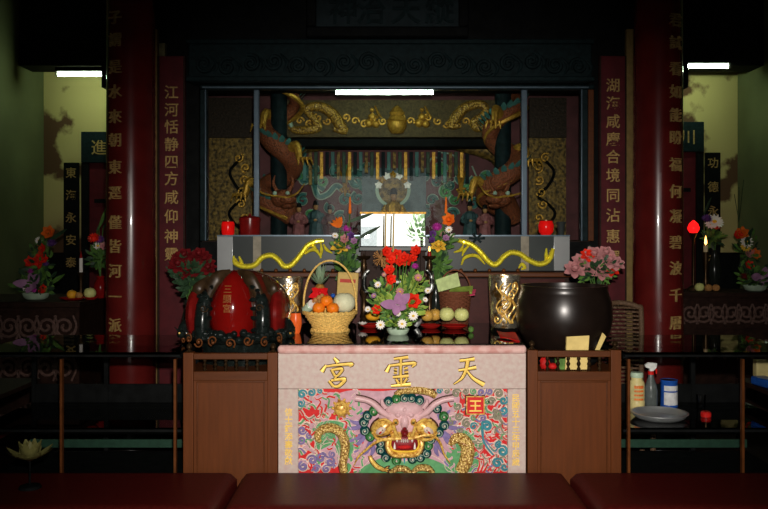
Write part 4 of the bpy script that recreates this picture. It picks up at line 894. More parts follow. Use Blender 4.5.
for L in ([(438,152),(454,156),(457,172),(450,186),(440,180)], [(428,166),(432,158),(444,160),(447,172)], [(472,166),(478,178),(486,176)]):
    rel('painted_arc', strokeY(MB(), L, [.9]*len(L), Yw, .012, 0, 8, 5), 'palegreenpaint')
for sx, c0 in ((1, 345), (-1, 461)):
    for a_ in (-8, -4, 0, 4, 8): rel('gilt_spray', strokeY(MB(), [(c0, 196), (c0+a_*.4, 176), (c0+a_, 155+abs(a_))], [.7, 1.1, .4], Yw-.03, .015, 0, 8, 5), 'oldgold')
    g = MB(); 
    for i in range(8): p = at(c0-4+i*1.2, 190+2*math.sin(i*2), Yw); g.sph((p.x, Yw-.03, p.z), .012, 8, 6)
    rel('gilt_blossom', g, 'oldgold')
# canopy clouds beside the valance
for L in ([(284,166),(288,154),(300,147),(318,146),(338,148)], [(500,168),(496,156),(484,150),(466,148),(452,147)]):
    rel('gilt_canopy', strokeY(MB(), L, [4, 8.5, 8, 5, 2], 6.47, .06, 0, 10, 6), 'goldbrocade')
# side brocade panels
for sx, pxa, pxb in ((-1, 209, 252), (1, 529, 566)):
    Ys = 6.42; p0 = at(pxa, 236, Ys); p1 = at(pxb, 138, Ys); rel('brocade_panel', MB().box((p0.x, Ys, zlow), (p1.x, Ys+.03, p1.z)), 'goldbrocade')
    p2 = at(pxb, 98, Ys); rel('header_panel', MB().box((p0.x, Ys-.02, p1.z+.002), (p1.x, Ys+.03, p2.z)), mat('dark_carved_header', (44, 32, 22), .6, 0, .5, 60, .5) if 'dark_carved_header' not in bpy.data.materials else bpy.data.materials['dark_carved_header'])
    q = 239 if sx < 0 else 545
    g = MB(); strokeY(g, [(q+6*0, 160), (q+sx*9, 172), (q+sx*3, 186), (q-sx*7, 196), (q+sx*3, 204), (q+sx*10, 214), (q+sx*2, 226), (q-sx*6, 230)], [1.5]*8, Ys, .02, 0, 8, 6); rel('dark_scroll', g, 'blackwood')
    for py in (158, 168, 180, 192, 204, 218): rel('gilt_scroll', strokeY(MB(), spx(q+sx*(-3+4*math.sin(py)), py, 5, 1.3, py, sx), 1.2, Ys, .02, 0, 6, 2), 'oldgold')
    p3 = at(222 if sx < 0 else 566, 0, 6.1); 
# mirror with reflected daylight, niche and halo
n0, n1 = at(362, 214, 6.55), at(426, 168, 6.55)
rel('niche_board', MB().box((n0.x, 6.55, n0.z-.12), (n1.x, 6.6, n1.z)), mat('grey_blue_niche', (74, 88, 92), .5, 0, .1, 20, .25))
hz = at(393, 190, 6.53); g = MB(); g.lathe([(.115, -.01), (.14, -.01), (.14, .02), (.115, .02), (.115, -.01)], (hz.x, 6.54, hz.z), 36, axis=(0, -1, 0)); rel('halo_ring', g, 'palegreenpaint')
g = MB(); g.lathe([(0, .004), (.114, .004), (.114, -.006)], (hz.x, 6.54, hz.z), 36, axis=(0, -1, 0)); rel('halo_disc', g, 'goldbrocade')
for i in range(7):
    a_ = PI*(.1+.8*i/6); g = MB(); p = Vector((hz.x+.12*math.cos(a_), 6.51, hz.z+.12*math.sin(a_)))
    for q in range(5): g.petal(p, (math.cos(a_+q*1.25), -.3, math.sin(a_+q*1.25)), (0, -1, 0), .035, .025, .2)
    rel('halo_blossom', g, ('white', 'oldgold')[i % 2])

# figures and pillars inside the shrine
def figure(px, Y, h, robe, label, hat=True, name='deity_statue'):
    x, z = (px-384)*Y/F, zlow; t = Thing(name, label, 'statue', (x, Y, z), 'small temple figures inside the shrine'); u = h
    t.part('robe', MB().lathe([(0, 0), (.20*u, 0), (.21*u, .02*u), (.17*u, .3*u), (.15*u, .5*u), (.17*u, .66*u), (.12*u, .74*u), (.05*u, .77*u), (0, .78*u)], (x, Y, z), 18, wob=lambda a, zz: .06*math.sin(a*8)*(1 if zz < z+.4*u else .2)), robe)
    t.part('head', MB().sph((x, Y-.01*u, z+.85*u), (.065*u, .07*u, .085*u), 14, 10).sph((x, Y-.08*u, z+.845*u), (.012*u, .014*u, .02*u), 8, 6), 'skin')
    for s_ in (-1, 1): t.part('sleeve', MB().tube([(x+s_*.14*u, Y, z+.68*u), (x+s_*.20*u, Y-.04*u, z+.52*u), (x+s_*.06*u, Y-.17*u, z+.50*u)], [.05*u, .065*u, .07*u], 10, smooth=4), robe)
    t.part('hands', MB().sph((x, Y-.20*u, z+.515*u), (.05*u, .04*u, .035*u), 10, 8), 'skin')
    if hat: t.part('hat', MB().lathe([(0, 0), (.075*u, 0), (.08*u, .02*u), (.065*u, .05*u), (.06*u, .10*u), (.02*u, .125*u), (0, .125*u)], (x, Y-.005*u, z+.90*u), 14), 'blackwood')
figure(299, 5.78, .26, 'robe', 'faded pink robed figure inside the shrine next to the dragon pillar')
figure(316, 6.05, .29, 'robeteal', 'dark teal robed figure beside the pink robed one under cloud scrolls')
figure(330, 5.95, .25, 'maroon', 'maroon robed figure behind the orange bird of paradise flower')
figure(470, 6.0, .28, 'robeteal', 'dark teal robed figure behind the orange lily spray')
figure(485, 5.78, .25, 'robe', 'faded pink robed figure beside the red brown dragon pillar with gold claw')
figure(393.5, 6.46, .40, 'oldgold', 'gilt seated deity before the round halo above the bright mirror')
def pillar(px, Y, label, sx):
    k = Y/F; x = (px-384)*k; t = Thing('dragon_pillar', label, 'pillar', (x, Y, zlow), 'dragon pillars inside the shrine', 'thing')
    t.part('shaft', MB().lathe([(.075, 0), (.06, .05), (.06, 2.815-zlow)], (x, Y, zlow), 16), 'tealwood')
    P = []; W = []; n = 60
    for i in range(n+1):
        q = i/n; a = sx*(q*2*PI*2.4+.6); r = .105+.02*math.sin(q*9); P.append((x+r*math.cos(a), Y-r*math.sin(a)*.85, zlow+.17+q*1.08)); W.append(.078*min(1, .2+(1-q)*1.6)*(.8+.2*min(1, q*8)))
    d_ = t.part('dragon_body', MB().tube(P, W, 14), 'dragonred')
    g = MB()   # pale belly stripe along the coils
    g.tube([(p[0]+(p[0]-x)*.45, p[1]+(p[1]-Y)*.45, p[2]-.045) for p in P[2:-6]], .018, 6); t.part('belly', g, 'oldgold', d_)
    hp = Vector((x+sx*.05, Y-.20, zlow+.30)); g = MB(); g.tube([P[0], Vector(P[0]).lerp(hp, .6)+Vector((0, 0, .05)), hp], [.07, .065, .06], 10, smooth=4)
    g.sph(hp, (.085, .09, .065), 14, 10); g.sph(hp+Vector((sx*.05, -.08, -.01)), (.06, .06, .035), 12, 8); g.sph(hp+Vector((sx*.045, -.07, -.055)), (.045, .055, .02), 10, 8)
    for s_ in (-1, 1): g.tube([hp+Vector((s_*.04, .02, .05)), hp+Vector((s_*.07, .04, .11)), hp+Vector((s_*.06, .05, .17))], [.016, .012, .004], 7, smooth=3)
    t.part('dragon_head', g, 'dragonred', d_)
    for s_ in (-1, 1): t.part('dragon_eye', MB().sph(hp+Vector((s_*.045, -.07, .035)), .016, 10, 6), 'palegreenpaint', d_)
    for s_ in (-1, 1): t.part('whisker', MB().tube([hp+Vector((sx*.05, -.13, 0)), hp+Vector((s_*.12, -.15, .03)), hp+Vector((s_*.17, -.12, .10))], [.008, .007, .003], 6, smooth=4), 'oldgold', d_)
    for j in (12, 26, 40):
        p = Vector(P[j]); o = Vector((p.x-x, min(-.05, p.y-Y), 0)).normalized(); g = MB(); e = p+o*.15+Vector((0, 0, -.05)); g.tube([p, p+o*.11+Vector((0, 0, .05)), e], [.045, .034, .022], 8, smooth=4)
        for c_ in (-.8, -.2, .4, 1): g.tube([e, e+Vector((o.x*.05+c_*.05, o.y*.05, .0)), e+Vector((o.x*.06+c_*.06, o.y*.05, -.05))], [.015, .012, .003], 6)
        t.part('foreleg', g, 'oldgold', d_)
    g = MB()
    for i in range(2, n-4):
        p = Vector(P[i]); o = Vector((p.x-x, p.y-Y, 0)).normalized(); g.petal(p+o*W[i]*.8+Vector((0, 0, .03)), o+Vector((0, 0, .7)), (0, 0, 1), .07, .045, .2)
    t.part('crest', g, 'tealpaint', d_)
pillar(279, 6.05, 'red brown dragon pillar inside the shrine beside the pink robed figure and valance', 1)
pillar(503, 6.05, 'red brown dragon pillar inside the shrine nearest the glowing candle glass with white cup', -1)
# mirror standing at the back of the altar table
mY = 4.91; m0, m1 = at(361, 246, mY), at(425, 214, mY)
mt = Thing('framed_mirror', 'mirror behind the red gladioli reflecting the bright doorway', 'mirror', ((m0.x+m1.x)/2, mY, AT))
R = Matrix.Rotation(math.radians(-1.2), 3, 'X') @ Matrix.Rotation(math.radians(1.5), 3, 'Z'); mc = (m0+m1)/2; mw, mh = m1.x-m0.x, m1.z-m0.z
mt.part('mirror_glass', MB().cbox(mc, (mw, .006, mh), R), 'mirror')
mt.part('back_board', MB().cbox(mc+Vector((0, .012, 0)), (mw+.01, .016, mh+.006), R), 'darkwood')
mt.part('upper_frame', MB().cbox(mc+R @ Vector((0, -.002, mh/2+.006)), (mw+.012, .02, .012), R), 'oldgold')
mt.part('lower_frame', MB().box((m0.x-.01, mY-.05, m0.z-.028), (m1.x+.01, mY+.03, m0.z-.004)), 'banner', bevel=.003)
mt.part('stand_panel', MB().box((m0.x+.03, mY-.01, AT), (m1.x-.03, mY+.02, m0.z-.029)), 'darkwood')
for x in (m0.x, m1.x-.03): mt.part('leg', MB().box((x, mY-.04, AT), (x+.03, mY+.025, m0.z-.029)), 'darkwood', bevel=.003)

# ------------------------------------------------------------------ flowers
def daisy(t, p, r, d=(0, -1, .25), col='white', n=12, name='daisy'):
    p = Vector(p); X, Y, Z = frame(d); g = MB()
    for i in range(n):
        a = 2*PI*i/n; g.petal(p+Z*.002, X*math.cos(a)+Y*math.sin(a)+Z*.15, Z, r, r*.42, .1, 0, 3)
    g.sph(p+Z*.004, (r*.3, r*.3, r*.22), 10, 6, 1); return t.part(name, g, [col, 'yellow'])
def bloom(t, p, r, col, d=(0, -1, .3), n=6, name='gladiolus_bloom', eye=None):
    p = Vector(p); X, Y, Z = frame(d); g = MB(); o = RND.uniform(0, 6)
    for ring, (el, q) in enumerate(((.35, 1), (.9, .75))):
        for i in range(n):
            a = 2*PI*(i+.5*ring)/n+o; dv = (X*math.cos(a)+Y*math.sin(a))*math.cos(el)+Z*math.sin(el)
            g.petal(p-Z*r*.3, dv, Z, r*q*1.1, r*.85, .25, 0, 4)
    if eye: g.sph(p, r*.2, 8, 6, 1)
    return t.part(name, g, [col, eye or col])
def rose(t, p, r, col, d=(0, -.7, .7), name='rose'):
    p = Vector(p); X, Y, Z = frame(d); g = MB(); g.sph(p, (r*.45, r*.45, r*.45), 10, 6)
    for ring, (el, q, n) in enumerate(((1.35, .75, 4), (1.0, .9, 5), (.55, 1.0, 6), (.1, 1.0, 6))):
        for i in range(n):
            a = 2*PI*(i+.5*ring)/n+ring; dv = (X*math.cos(a)+Y*math.sin(a)); b = p+dv*r*(.15+.12*ring)-Z*r*.35
            g.petal(b, dv*math.cos(el)+Z*math.sin(el), Z-dv*.6, r*q, r*.95, -.15 if ring > 1 else .3, 0, 4)
    return t.part(name, g, col)
def mum(t, p, r, col, d=(0, -.6, .8), name='chrysanthemum'):
    p = Vector(p); X, Y, Z = frame(d); g = MB(); g.sph(p, r*.5, 10, 6)
    for ring in range(5):
        el = -.2+ring*.36; n = 14-ring*2
        for i in range(n):
            a = 2*PI*i/n+ring*.4; g.petal(p, (X*math.cos(a)+Y*math.sin(a))*math.cos(el)+Z*math.sin(el), Z, r*(1-.06*ring), r*.3, .2, 0, 3)
    return t.part(name, g, col)
def orchid(t, p, r, col):
    p = Vector(p); g = MB()
    for dx, dz, q, wdt in ((-1, .12, 1.15, .6), (.75, .75, 1.1, .62), (.1, 1, .9, .5), (-.2, -.7, .7, .5), (.55, -.15, .7, .5)): g.petal(p, (dx, -.35, dz), (0, -1, 0), r*q, r*wdt, .18, 0, 5)
    g.petal(p+Vector((0, -.008, 0)), (.1, -.6, .35), (0, -1, 0), r*.5, r*.3, .4, 1, 4); return t.part('lily_bloom', g, [col, 'white'])
def foliage(t, c, rad, n, size, cols, seed=1, name='foliage', up=.5):
    R_ = random.Random(seed); g = MB(); c = Vector(c)
    for i in range(n):
        a, b = R_.uniform(0, 2*PI), R_.uniform(-.9, 1); q = R_.uniform(.35, 1); h = math.sqrt(max(0, 1-b*b))
        d = Vector((h*math.cos(a)*rad[0], h*math.sin(a)*rad[1], b*rad[2])); p = c+d*q; dv = (d.normalized()+Vector((R_.uniform(-.5, .5), R_.uniform(-.5, .5), up))).normalized()
        L = size*R_.uniform(.6, 1.3); g.petal(p, dv, (R_.uniform(-.4, .4), -1, R_.uniform(-.2, .8)), L, L*R_.uniform(.35, .55), R_.uniform(-.3, .3), R_.randrange(len(cols)), 3)
        if i % 3 == 0: g.tube([c-Vector((0, 0, rad[2]*.6)), c+d*q*.6, p], .0015, 4, 0, smooth=2)
    return t.part(name, g, cols)
def stems(t, base, tops, r=.003, col='stem'):
    g = MB(); base = Vector(base)
    for p in tops: p = Vector(p); g.tube([base, base.lerp(p, .5)+Vector((RND.uniform(-.01, .01), 0, .02)), p], r, 5, smooth=3)
    return t.part('stems', g, col)

# centre arrangement
Yf = 4.40; c = at(398, 0, Yf)
t = Thing('flower_arrangement', 'low bowl of red gladioli, daisies and a lilac lily in front of the mirror', 'flowers', (c.x, Yf, AT))
t.part('bowl', MB().lathe([(0, 0), (.045, 0), (.055, .01), (.062, .03), (.058, .03), (.05, .014), (0, .01)], (c.x, Yf, AT), 28), 'bowlglass')
def F_(px, py, Y=None): return at(px, py, Y if Y else Yf-.06)
foliage(t, F_(397, 305, Yf), (.145, .09, .085), 300, .042, ['leaf', 'limeleaf', 'limeleaf', 'leaf'], 3)
foliage(t, F_(397, 323, Yf-.05), (.085, .04, .028), 90, .03, ['limeleaf', 'leaf', 'darkleaf'], 9)
foliage(t, F_(414, 284, Yf+.02), (.06, .05, .07), 90, .035, ['limeleaf', 'leaf'], 4)
foliage(t, F_(382, 290, Yf+.02), (.06, .05, .05), 80, .035, ['limeleaf', 'leaf', 'darkleaf'], 5)
tops = [(386.5,251.7),(390.5,259.6),(397,254.6),(404,257.6),(416,250.7),(407,260.5),(389.5,270),(390.5,279),(389.5,287),(400,262),(413,258)]
stems(t, (c.x, Yf, AT+.02), [F_(a, b, Yf-.01) for a, b in tops]+[F_(402.5, 272), F_(418, 278), F_(428, 291), F_(378, 285), F_(415, 266)], .003)
for i, (a, b) in enumerate(tops): bloom(t, F_(a, b, Yf-.04+.02*(i % 3)), .034 if i < 8 else .026, 'redpetal', (RND.uniform(-.5, .5), -1, RND.uniform(0, .5)))
bloom(t, F_(413, 301), .046, 'redpetal', (.2, -1, .2), name='red_lily'); bloom(t, F_(377, 309.6), .03, 'redpetal', (-.3, -1, .2), name='carnation')
orchid(t, F_(397.5, 305, Yf-.13), .088, 'lilac')
for a, b, r, col in ((413.4,316,.028,'white'),(402,324,.027,'white'),(380.6,325,.026,'white')): daisy(t, F_(a, b, Yf-.14), r, (RND.uniform(-.2, .2), -1, .25), col)
for a, b, r, col in ((398,314,.018,'white'),(400,292,.024,'pinkpetal'),(418,278,.024,'pinkpetal'),(428,291,.019,'white'),(378,285,.020,'white'),(368,309.6,.018,'white'),(374,296,.016,'lilac'),(425,300,.016,'white'),(384,275,.014,'pinkpetal')): daisy(t, F_(a, b, Yf-.10), r, (RND.uniform(-.4, .4), -1, .5), col, name='small_daisy')
mum(t, F_(415, 266.4), .020, 'magenta'); 
g = MB(); 
for i in range(60):
    a, b = RND.uniform(0, 6.3), RND.uniform(-1, 1); p = F_(381, 258, Yf); d = Vector((math.cos(a)*math.sqrt(1-b*b), math.sin(a)*math.sqrt(1-b*b), b)); g.tube([p, p+d*.045], .001, 4); g.sph(p+d*.045, .003, 5, 4)
g.tube([F_(381, 258, Yf), (c.x, Yf, AT+.03)], .002, 5); t.part('dried_seed_head', g, 'longan')

# tall vases of mixed flowers
def tall_vase(label, px, Y, pyr, items, vase='darkvase', base=None, seed=1, fo=None, r=.055, grp=None, fol=('leaf', 'darkleaf', 'stem')):
    c = at(px, pyr, Y); zb_ = AT if base is None else base; t = Thing('flower_vase', label, 'flowers', (c.x, Y, zb_)); H = c.z-zb_
    t.part('vase', MB().lathe([(0, 0), (r*.6, 0), (r*.65, H*.05), (r, H*.4), (r*.8, H*.7), (r*.5, H*.88), (r*.65, H), (r*.55, H), (r*.4, H*.88), (0, H*.8)], (c.x, Y, zb_), 24), vase)
    stems(t, (c.x, Y, zb_+H*.85), [at(a, b, Y-.02) for a, b, *_ in items])
    for i, it in enumerate(items):
        a, b, kind, rr, col = it; p = at(a, b, Y-.05+.02*(i % 3))
        if kind == 'mum': mum(t, p, rr, col)
        elif kind == 'rose': rose(t, p, rr, col)
        elif kind == 'bloom': bloom(t, p, rr, col, (RND.uniform(-.4, .4), -1, .3))
        elif kind == 'daisy': daisy(t, p, rr, (RND.uniform(-.3, .3), -1, .5), col)
        elif kind == 'bird':
            g = MB(); s_ = 1 if col != 'mirror' else -1
            for q in range(5): g.petal(p, (-.9+q*.28, -.2, .35+.25*q), (0, -1, 0), rr*1.3, rr*.45, .3, 0, 4)
            g.petal(p, (-1, -.2, -.05), (0, 0, 1), rr*2.0, rr*.4, .3, 1, 4); t.part('bird_of_paradise', g, ['orangepetal', 'darkredpetal'])
        elif kind == 'leaf': g = MB(); g.petal(p, (1, 0, rr), (0, -1, 0), .16, .022, .1, 0, 5); t.part('blade_leaf', g, col)
        elif kind == 'spike': g = MB(); [g.sph(p+Vector((0, 0, q*.010)), (.010-.0007*q, .010-.0007*q, .012), 8, 6) for q in range(9)]; t.part('flower_spike', g, col)
    if fo:
        for i, (a, b, ra, rz, n, sz) in enumerate(fo): foliage(t, at(a, b, Y), (ra, ra*.7, rz), n, sz, list(fol), seed+i)
    return t
tall_vase('tall vase of mixed flowers behind the tan packet in the fruit basket', 343, 4.91, 284, [(340,227,'bird',.05,'x'),(350,212,'spike',.02,'orangepetal'),(347,229,'mum',.028,'magenta'),(344.6,239,'bloom',.03,'pinkpetal'),(351,236,'bloom',.03,'purple'),(340,244.7,'rose',.04,'yellow'),(354,241,'bloom',.024,'lilac'),(335,236,'daisy',.022,'white'),(348,222,'leaf',.35,'darkleaf'),(357,239,'leaf',.55,'darkleaf'),(349,247,'mum',.024,'lilac')], seed=11, fo=[(346,246,.07,.06,110,.035),(347,268,.055,.08,110,.04)])
tall_vase('tall vase of mixed flowers behind the candlestick with the burning candle', 436, 4.915, 284, [(449,220,'bloom',.045,'orangepetal'),(437,227.5,'mum',.034,'magenta'),(441.7,234,'mum',.026,'pinkpetal'),(449,230,'daisy',.025,'white'),(438.5,244.4,'rose',.034,'yellow'),(433,234,'bloom',.028,'purple'),(446,238,'bloom',.024,'lilac'),(446,212,'spike',.02,'orangepetal'),(452,236,'daisy',.016,'white'),(432,240,'bloom',.022,'purple')], seed=21, r=.032, fo=[(442,240,.065,.06,110,.035),(439,262,.05,.09,130,.04)])

# candlesticks
def candlestick(label, px, Y, lit):
    x = (px-384)*Y/F; t = Thing('candlestick', label, 'candlestick', (x, Y, AT)); H = .40
    t.part('stem', MB().lathe([(0, 0), (.036, 0), (.037, .012), (.026, .03), (.018, .05), (.024, .065), (.014, .09), (.014, .17), (.022, .19), (.025, .21), (.014, .24), (.013, .32), (.02, .345), (.015, .37), (.012, H-.012)], (x, Y, AT), 20), 'brass')
    t.part('drip_pan', MB().lathe([(0, 0), (.014, 0), (.03, .006), (.042, .02), (.039, .022), (.025, .012), (0, .01)], (x, Y, AT+H-.012), 22), 'brass')
    if lit:
        t.part('candle', MB().lathe([(.012, 0), (.012, .03), (.008, .034), (0, .033)], (x, Y, AT+H-.001), 14), 'redcandle')
        t.part('flame', MB().lathe([(.0005, 0), (.006, .008), (.005, .016), (.001, .03), (0, .031)], (x, Y, AT+H+.035), 10), 'flame')
    else: t.part('spike', MB().lathe([(.006, 0), (.004, .02), (0, .03)], (x, Y, AT+H-.002), 8), 'brass')
candlestick('dark turned brass candlestick without candle beside the fruit basket', 364, 4.80, False)
candlestick('dark turned brass candlestick with a burning candle beside the mirror', 429.5, 4.81, True)
# censer and incense sticks
x, Y = (398-384)*4.72/F, 4.72
t = Thing('incense_burner', 'patterned pewter incense burner behind the flower arrangement', 'burner', (x, Y, AT))
t.part('bowl', MB().lathe([(0, .04), (.07, .045), (.12, .09), (.14, .15), (.13, .21), (.12, .235), (.145, .26), (.145, .275), (.12, .275), (.11, .24), (0, .235)], (x, Y, AT), 36), 'pewter')
for i in range(3):
    a = PI/2+i*2*PI/3+.5; t.part('leg', MB().tube([(x+.09*math.cos(a), Y+.09*math.sin(a), AT+.08), (x+.12*math.cos(a), Y+.12*math.sin(a), AT+.05), (x+.10*math.cos(a), Y+.10*math.sin(a), AT+.008)], [.03, .022, .016], 10, smooth=4), 'pewter')
for s_ in (-1, 1): t.part('handle', MB().tube([(x+s_*.13, Y, AT+.20), (x+s_*.19, Y, AT+.22), (x+s_*.19, Y, AT+.30), (x+s_*.165, Y, AT+.33)], [.014, .014, .012, .008], 10, smooth=4), 'pewter')
for i, px in enumerate((385.5, 393.5)):
    xx = (px-384)*4.7/F; solid('incense_stick', ('tall tan incense stick in front of the mirror, nearer the fruit basket', 'tall tan incense stick in front of the mirror, nearer the burning candle')[i], 'incense', MB().tube([(xx, 4.7, AT+.238), (xx-.002, 4.7, AT+.45), (xx+.002, 4.7, AT+.66)], [.006, .005, .004], 8, smooth=4), 'kraft', (xx, 4.7, AT+.238), 'incense sticks before the mirror')

# ------------------------------------------------------------------ fruit basket
def basket_mesh(x, y, z, prof, rings, wire, nst=22, amp=.004, seg=66):
    """Woven body: horizontal strands waving in and out around upright stakes."""
    g = MB(); zs = [z+prof[0][1]+(prof[-1][1]-prof[0][1])*i/(rings-1) for i in range(rings)]
    def rad(zz):
        for (r0, z0), (r1, z1) in zip(prof, prof[1:]):
            if z0 <= zz-z <= z1+1e-9: return r0+(r1-r0)*(zz-z-z0)/(z1-z0)
        return prof[-1][0]
    for i, zz in enumerate(zs):
        r = rad(zz); P = [(x+(r+amp*math.sin(nst*a/2+PI*(i % 2)))*math.cos(a), y+(r+amp*math.sin(nst*a/2+PI*(i % 2)))*math.sin(a), zz) for a in [2*PI*j/seg for j in range(seg+1)]]
        g.tube(P, wire, 6)
    for j in range(nst):
        a = 2*PI*j/nst; g.tube([(x+rad(zz)*math.cos(a), y+rad(zz)*math.sin(a), zz) for zz in zs], wire*.8, 5)
    return g
Yk = 4.55; kk = Yk/F; bx = (330-384)*kk
t = Thing('fruit_basket', 'round straw basket with a tall hoop handle on the altar table', 'basket', (bx, Yk, AT))
t.part('woven_body', basket_mesh(bx, Yk, AT+.004, [(.104, 0), (.092, .016), (.100, .034), (.128, .074), (.142, .10)], 13, .0052, 26, .004), 'wicker')
t.part('liner', MB().lathe([(0, .004), (.085, .004), (.085, .018), (.094, .036), (.121, .074), (.136, .10), (.132, .10), (.11, .07), (0, .05)], (bx, Yk, AT), 30), 'wicker')
g = MB(); P = [(bx+.146*math.cos(a), Yk+.146*math.sin(a), AT+.105+.006*math.sin(a*13)) for a in [2*PI*i/78 for i in range(79)]]; g.tube(P, .007, 8)
P = [(bx+.146*math.cos(a), Yk+.146*math.sin(a), AT+.105-.006*math.sin(a*13)) for a in [2*PI*i/78 for i in range(79)]]; g.tube(P, .006, 8); t.part('rim', g, 'wicker')
g = MB(); P = [(bx+.146*math.cos(a)*(1+.07*math.sin(a)), Yk, AT+.10+.290*math.sin(a)**.9 if math.sin(a) > 0 else AT+.10) for a in [PI*i/40 for i in range(41)]]; g.tube(P, .0055, 8)
g.tube([(p[0]+.004*math.cos(i*1.3), p[1]+.006*math.sin(i*1.3), p[2]) for i, p in enumerate(P)], .003, 6); t.part('handle', g, 'wicker')
def fruit(name, label, cat, px, py, Y, r, mname, grp=None, sq=(1, 1, .95), stem=None):
    p = at(px, py, Y); t = Thing(name, label, cat, p, grp)
    def dimple(q): 
        n = math.hypot(q.x, q.y)/r; return Vector((q.x*sq[0], q.y*sq[1], q.z*sq[2]*(1-.18*math.exp(-(n*3.2)**2))))
    t.part('fruit_body', MB().sph(p, r, 22, 14, 0, None, dimple), mname)
    if stem: t.part('stem', MB().tube([p+Vector((0, 0, r*sq[2]*.78)), p+Vector((.002, 0, r*sq[2]*1.05))], r*.06, 6), stem)
    return t
fruit('orange', 'orange on top of the other oranges in the straw basket', 'fruit', 326.5, 301, 4.485, .0348, 'orange', 'oranges in the basket', stem='leaf')
fruit('orange', 'orange in the straw basket beside the white capped jar', 'fruit', 318.8, 308, 4.465, .0348, 'orange', 'oranges in the basket', stem='leaf')
fruit('orange', 'orange in the straw basket touching the pale melon', 'fruit', 332.8, 308.3, 4.465, .0348, 'orange', 'oranges in the basket', stem='leaf')
fruit('melon', 'pale round melon in the straw basket', 'fruit', 344.2, 302.5, 4.53, .062, 'melon', stem='kraft')
p = at(320, 296, 4.60); t = Thing('pineapple', 'pineapple tied with a shiny red ribbon in the straw basket', 'fruit', p-Vector((0, 0, .06)))
t.part('pineapple_body', MB().sph(p, (.040, .040, .072), 20, 14), 'pineapple')
g = MB()
for i in range(26): a = i*2.4; el = .35+i*.045; g.petal(p+Vector((0, 0, .062)), (math.cos(a)*math.cos(el), math.sin(a)*math.cos(el), math.sin(el)), (0, 0, 1), .095+.025*(i > 14), .018, .15, 0, 4)
t.part('crown', g, mat('grey_green_crown_leaf', (120, 142, 112), .5))
g = MB(); q = p+Vector((.004, -.045, .022)); 
for a, L in ((.5, .055), (2.6, .055), (3.5, .07), (-.4, .06), (4.2, .085), (5.2, .08), (1.57, .03)): g.petal(q, (math.cos(a), -.25, math.sin(a)), (0, -1, 0), L, .034, .25, 0, 4)
g.sph(q+Vector((0, -.004, 0)), .013, 10, 8); g.lathe([(.043, -.012), (.044, 0), (.043, .012)], p+Vector((0, 0, .018)), 22)
for a, L in ((3.9, .10), (4.4, .11), (4.9, .09), (5.4, .07)): g.petal(q+Vector((0, .0, -.015)), (math.cos(a), -.1, math.sin(a)), (0, -1, 0), L, .03, -.15, 0, 4)
t.part('ribbon', g, 'redribbon')
g = MB(); t = Thing('longan_bunch', 'bunch of tan longans beside the oranges in the straw basket', 'fruit', at(317.5, 303, 4.52))
for i, (a, b) in enumerate(((312,303),(315.5,300),(319,297.5),(322,296),(314,306),(317.5,303.5),(320.5,301))): g = MB().sph(at(a, b, 4.525+.004*(i % 2)), .0142, 12, 8); t.part('longan', g, 'longan')
p0 = at(308.5, 307.5, 4.53); t = Thing('glass_jar', 'small jar with pale lid lying in the straw basket against its handle', 'jar', p0); ax = Vector((.55, -.5, .55)).normalized()
t.part('jar_body', MB().lathe([(0, -.03), (.023, -.03), (.025, -.025), (.025, .02), (.02, .026)], p0, 20, axis=ax), 'bowlglass'); t.part('lid', MB().lathe([(0, .0265), (.024, .0265), (.024, .04), (0, .041)], p0, 20, axis=ax), 'white')
P0 = at(347.6, 286.5, 4.61); R = Matrix.Rotation(-.16, 3, 'X') @ Matrix.Rotation(.05, 3, 'Y'); t = Thing('paper_packet', 'tan paper packet with red printed band standing in the straw basket', 'packet', P0-Vector((0, 0, .075)))
t.part('packet_body', MB().cbox(P0, (.118, .03, .160), R), 'kraft', bevel=.008)
g = MB().cbox(P0+R @ Vector((0, -.0158, .030)), (.088, .001, .020), R); t.part('printed_band', g, mat('dull_red_print', (168, 60, 48), .6))
fruit('plum', 'small blue fruit behind the oranges in the straw basket', 'fruit', 333, 295.5, 4.57, .0135, 'blue')

# plates of fruit
def plate(label, px, Y, r):
    x = (px-384)*Y/F; solid('red_plate', label, 'plate', MB().lathe([(0, 0), (r*.6, 0), (r*.75, .006), (r, .018), (r*.98, .021), (r*.72, .010), (0, .006)], (x, Y, AT), 32), 'platered', (x, Y, AT)); return x
YP1 = 4.70
plate('small red plate with an orange yellow fruit beside the straw basket', 371, YP1, .066)
fruit('persimmon', 'orange yellow fruit on the red plate beside the straw basket', 'fruit', 373, 315.6, YP1-.005, .040, 'persim', sq=(1.1, 1.1, .75), stem='leaf')
g = MB(); x = at(361, 0, YP1).x
for i in range(5): g.petal((x+.01, YP1-.03, AT+.018), (-.6+.3*i, -.5, .25), (0, 0, 1), .04, .024, .2, 0, 3)
solid('flower_offering', 'small cream blossom lying on the red plate beside the basket', 'flower', g, 'white', (x, YP1-.03, AT+.018))
xp = plate('red plate with two golden brown fruits beside the flower bowl', 430.5, 4.68, .061)
fruit('pear', 'golden brown fruit on the red plate nearest the daisies', 'fruit', 427.3, 315.6, 4.655, .036, 'brownfruit', 'golden brown fruits on a red plate', (1, 1, .95), 'kraft')
fruit('pear', 'golden brown fruit on the red plate touching the pale green fruits', 'fruit', 435, 314.6, 4.705, .036, 'brownfruit', 'golden brown fruits on a red plate', (1, 1, 1.0), 'kraft')
plate('red plate with two pale green round fruits', 454.5, 4.66, .074)
fruit('apple', 'pale green round fruit next to the golden brown fruits', 'fruit', 446.8, 314.2, 4.64, .0425, 'palegreen', 'pale green fruits on a red plate', (1, 1, .98), 'kraft')
fruit('apple', 'pale green round fruit nearest the gilt cup', 'fruit', 461.5, 314.6, 4.66, .0425, 'palegreen', 'pale green fruits on a red plate', (1, 1, .95), 'kraft')
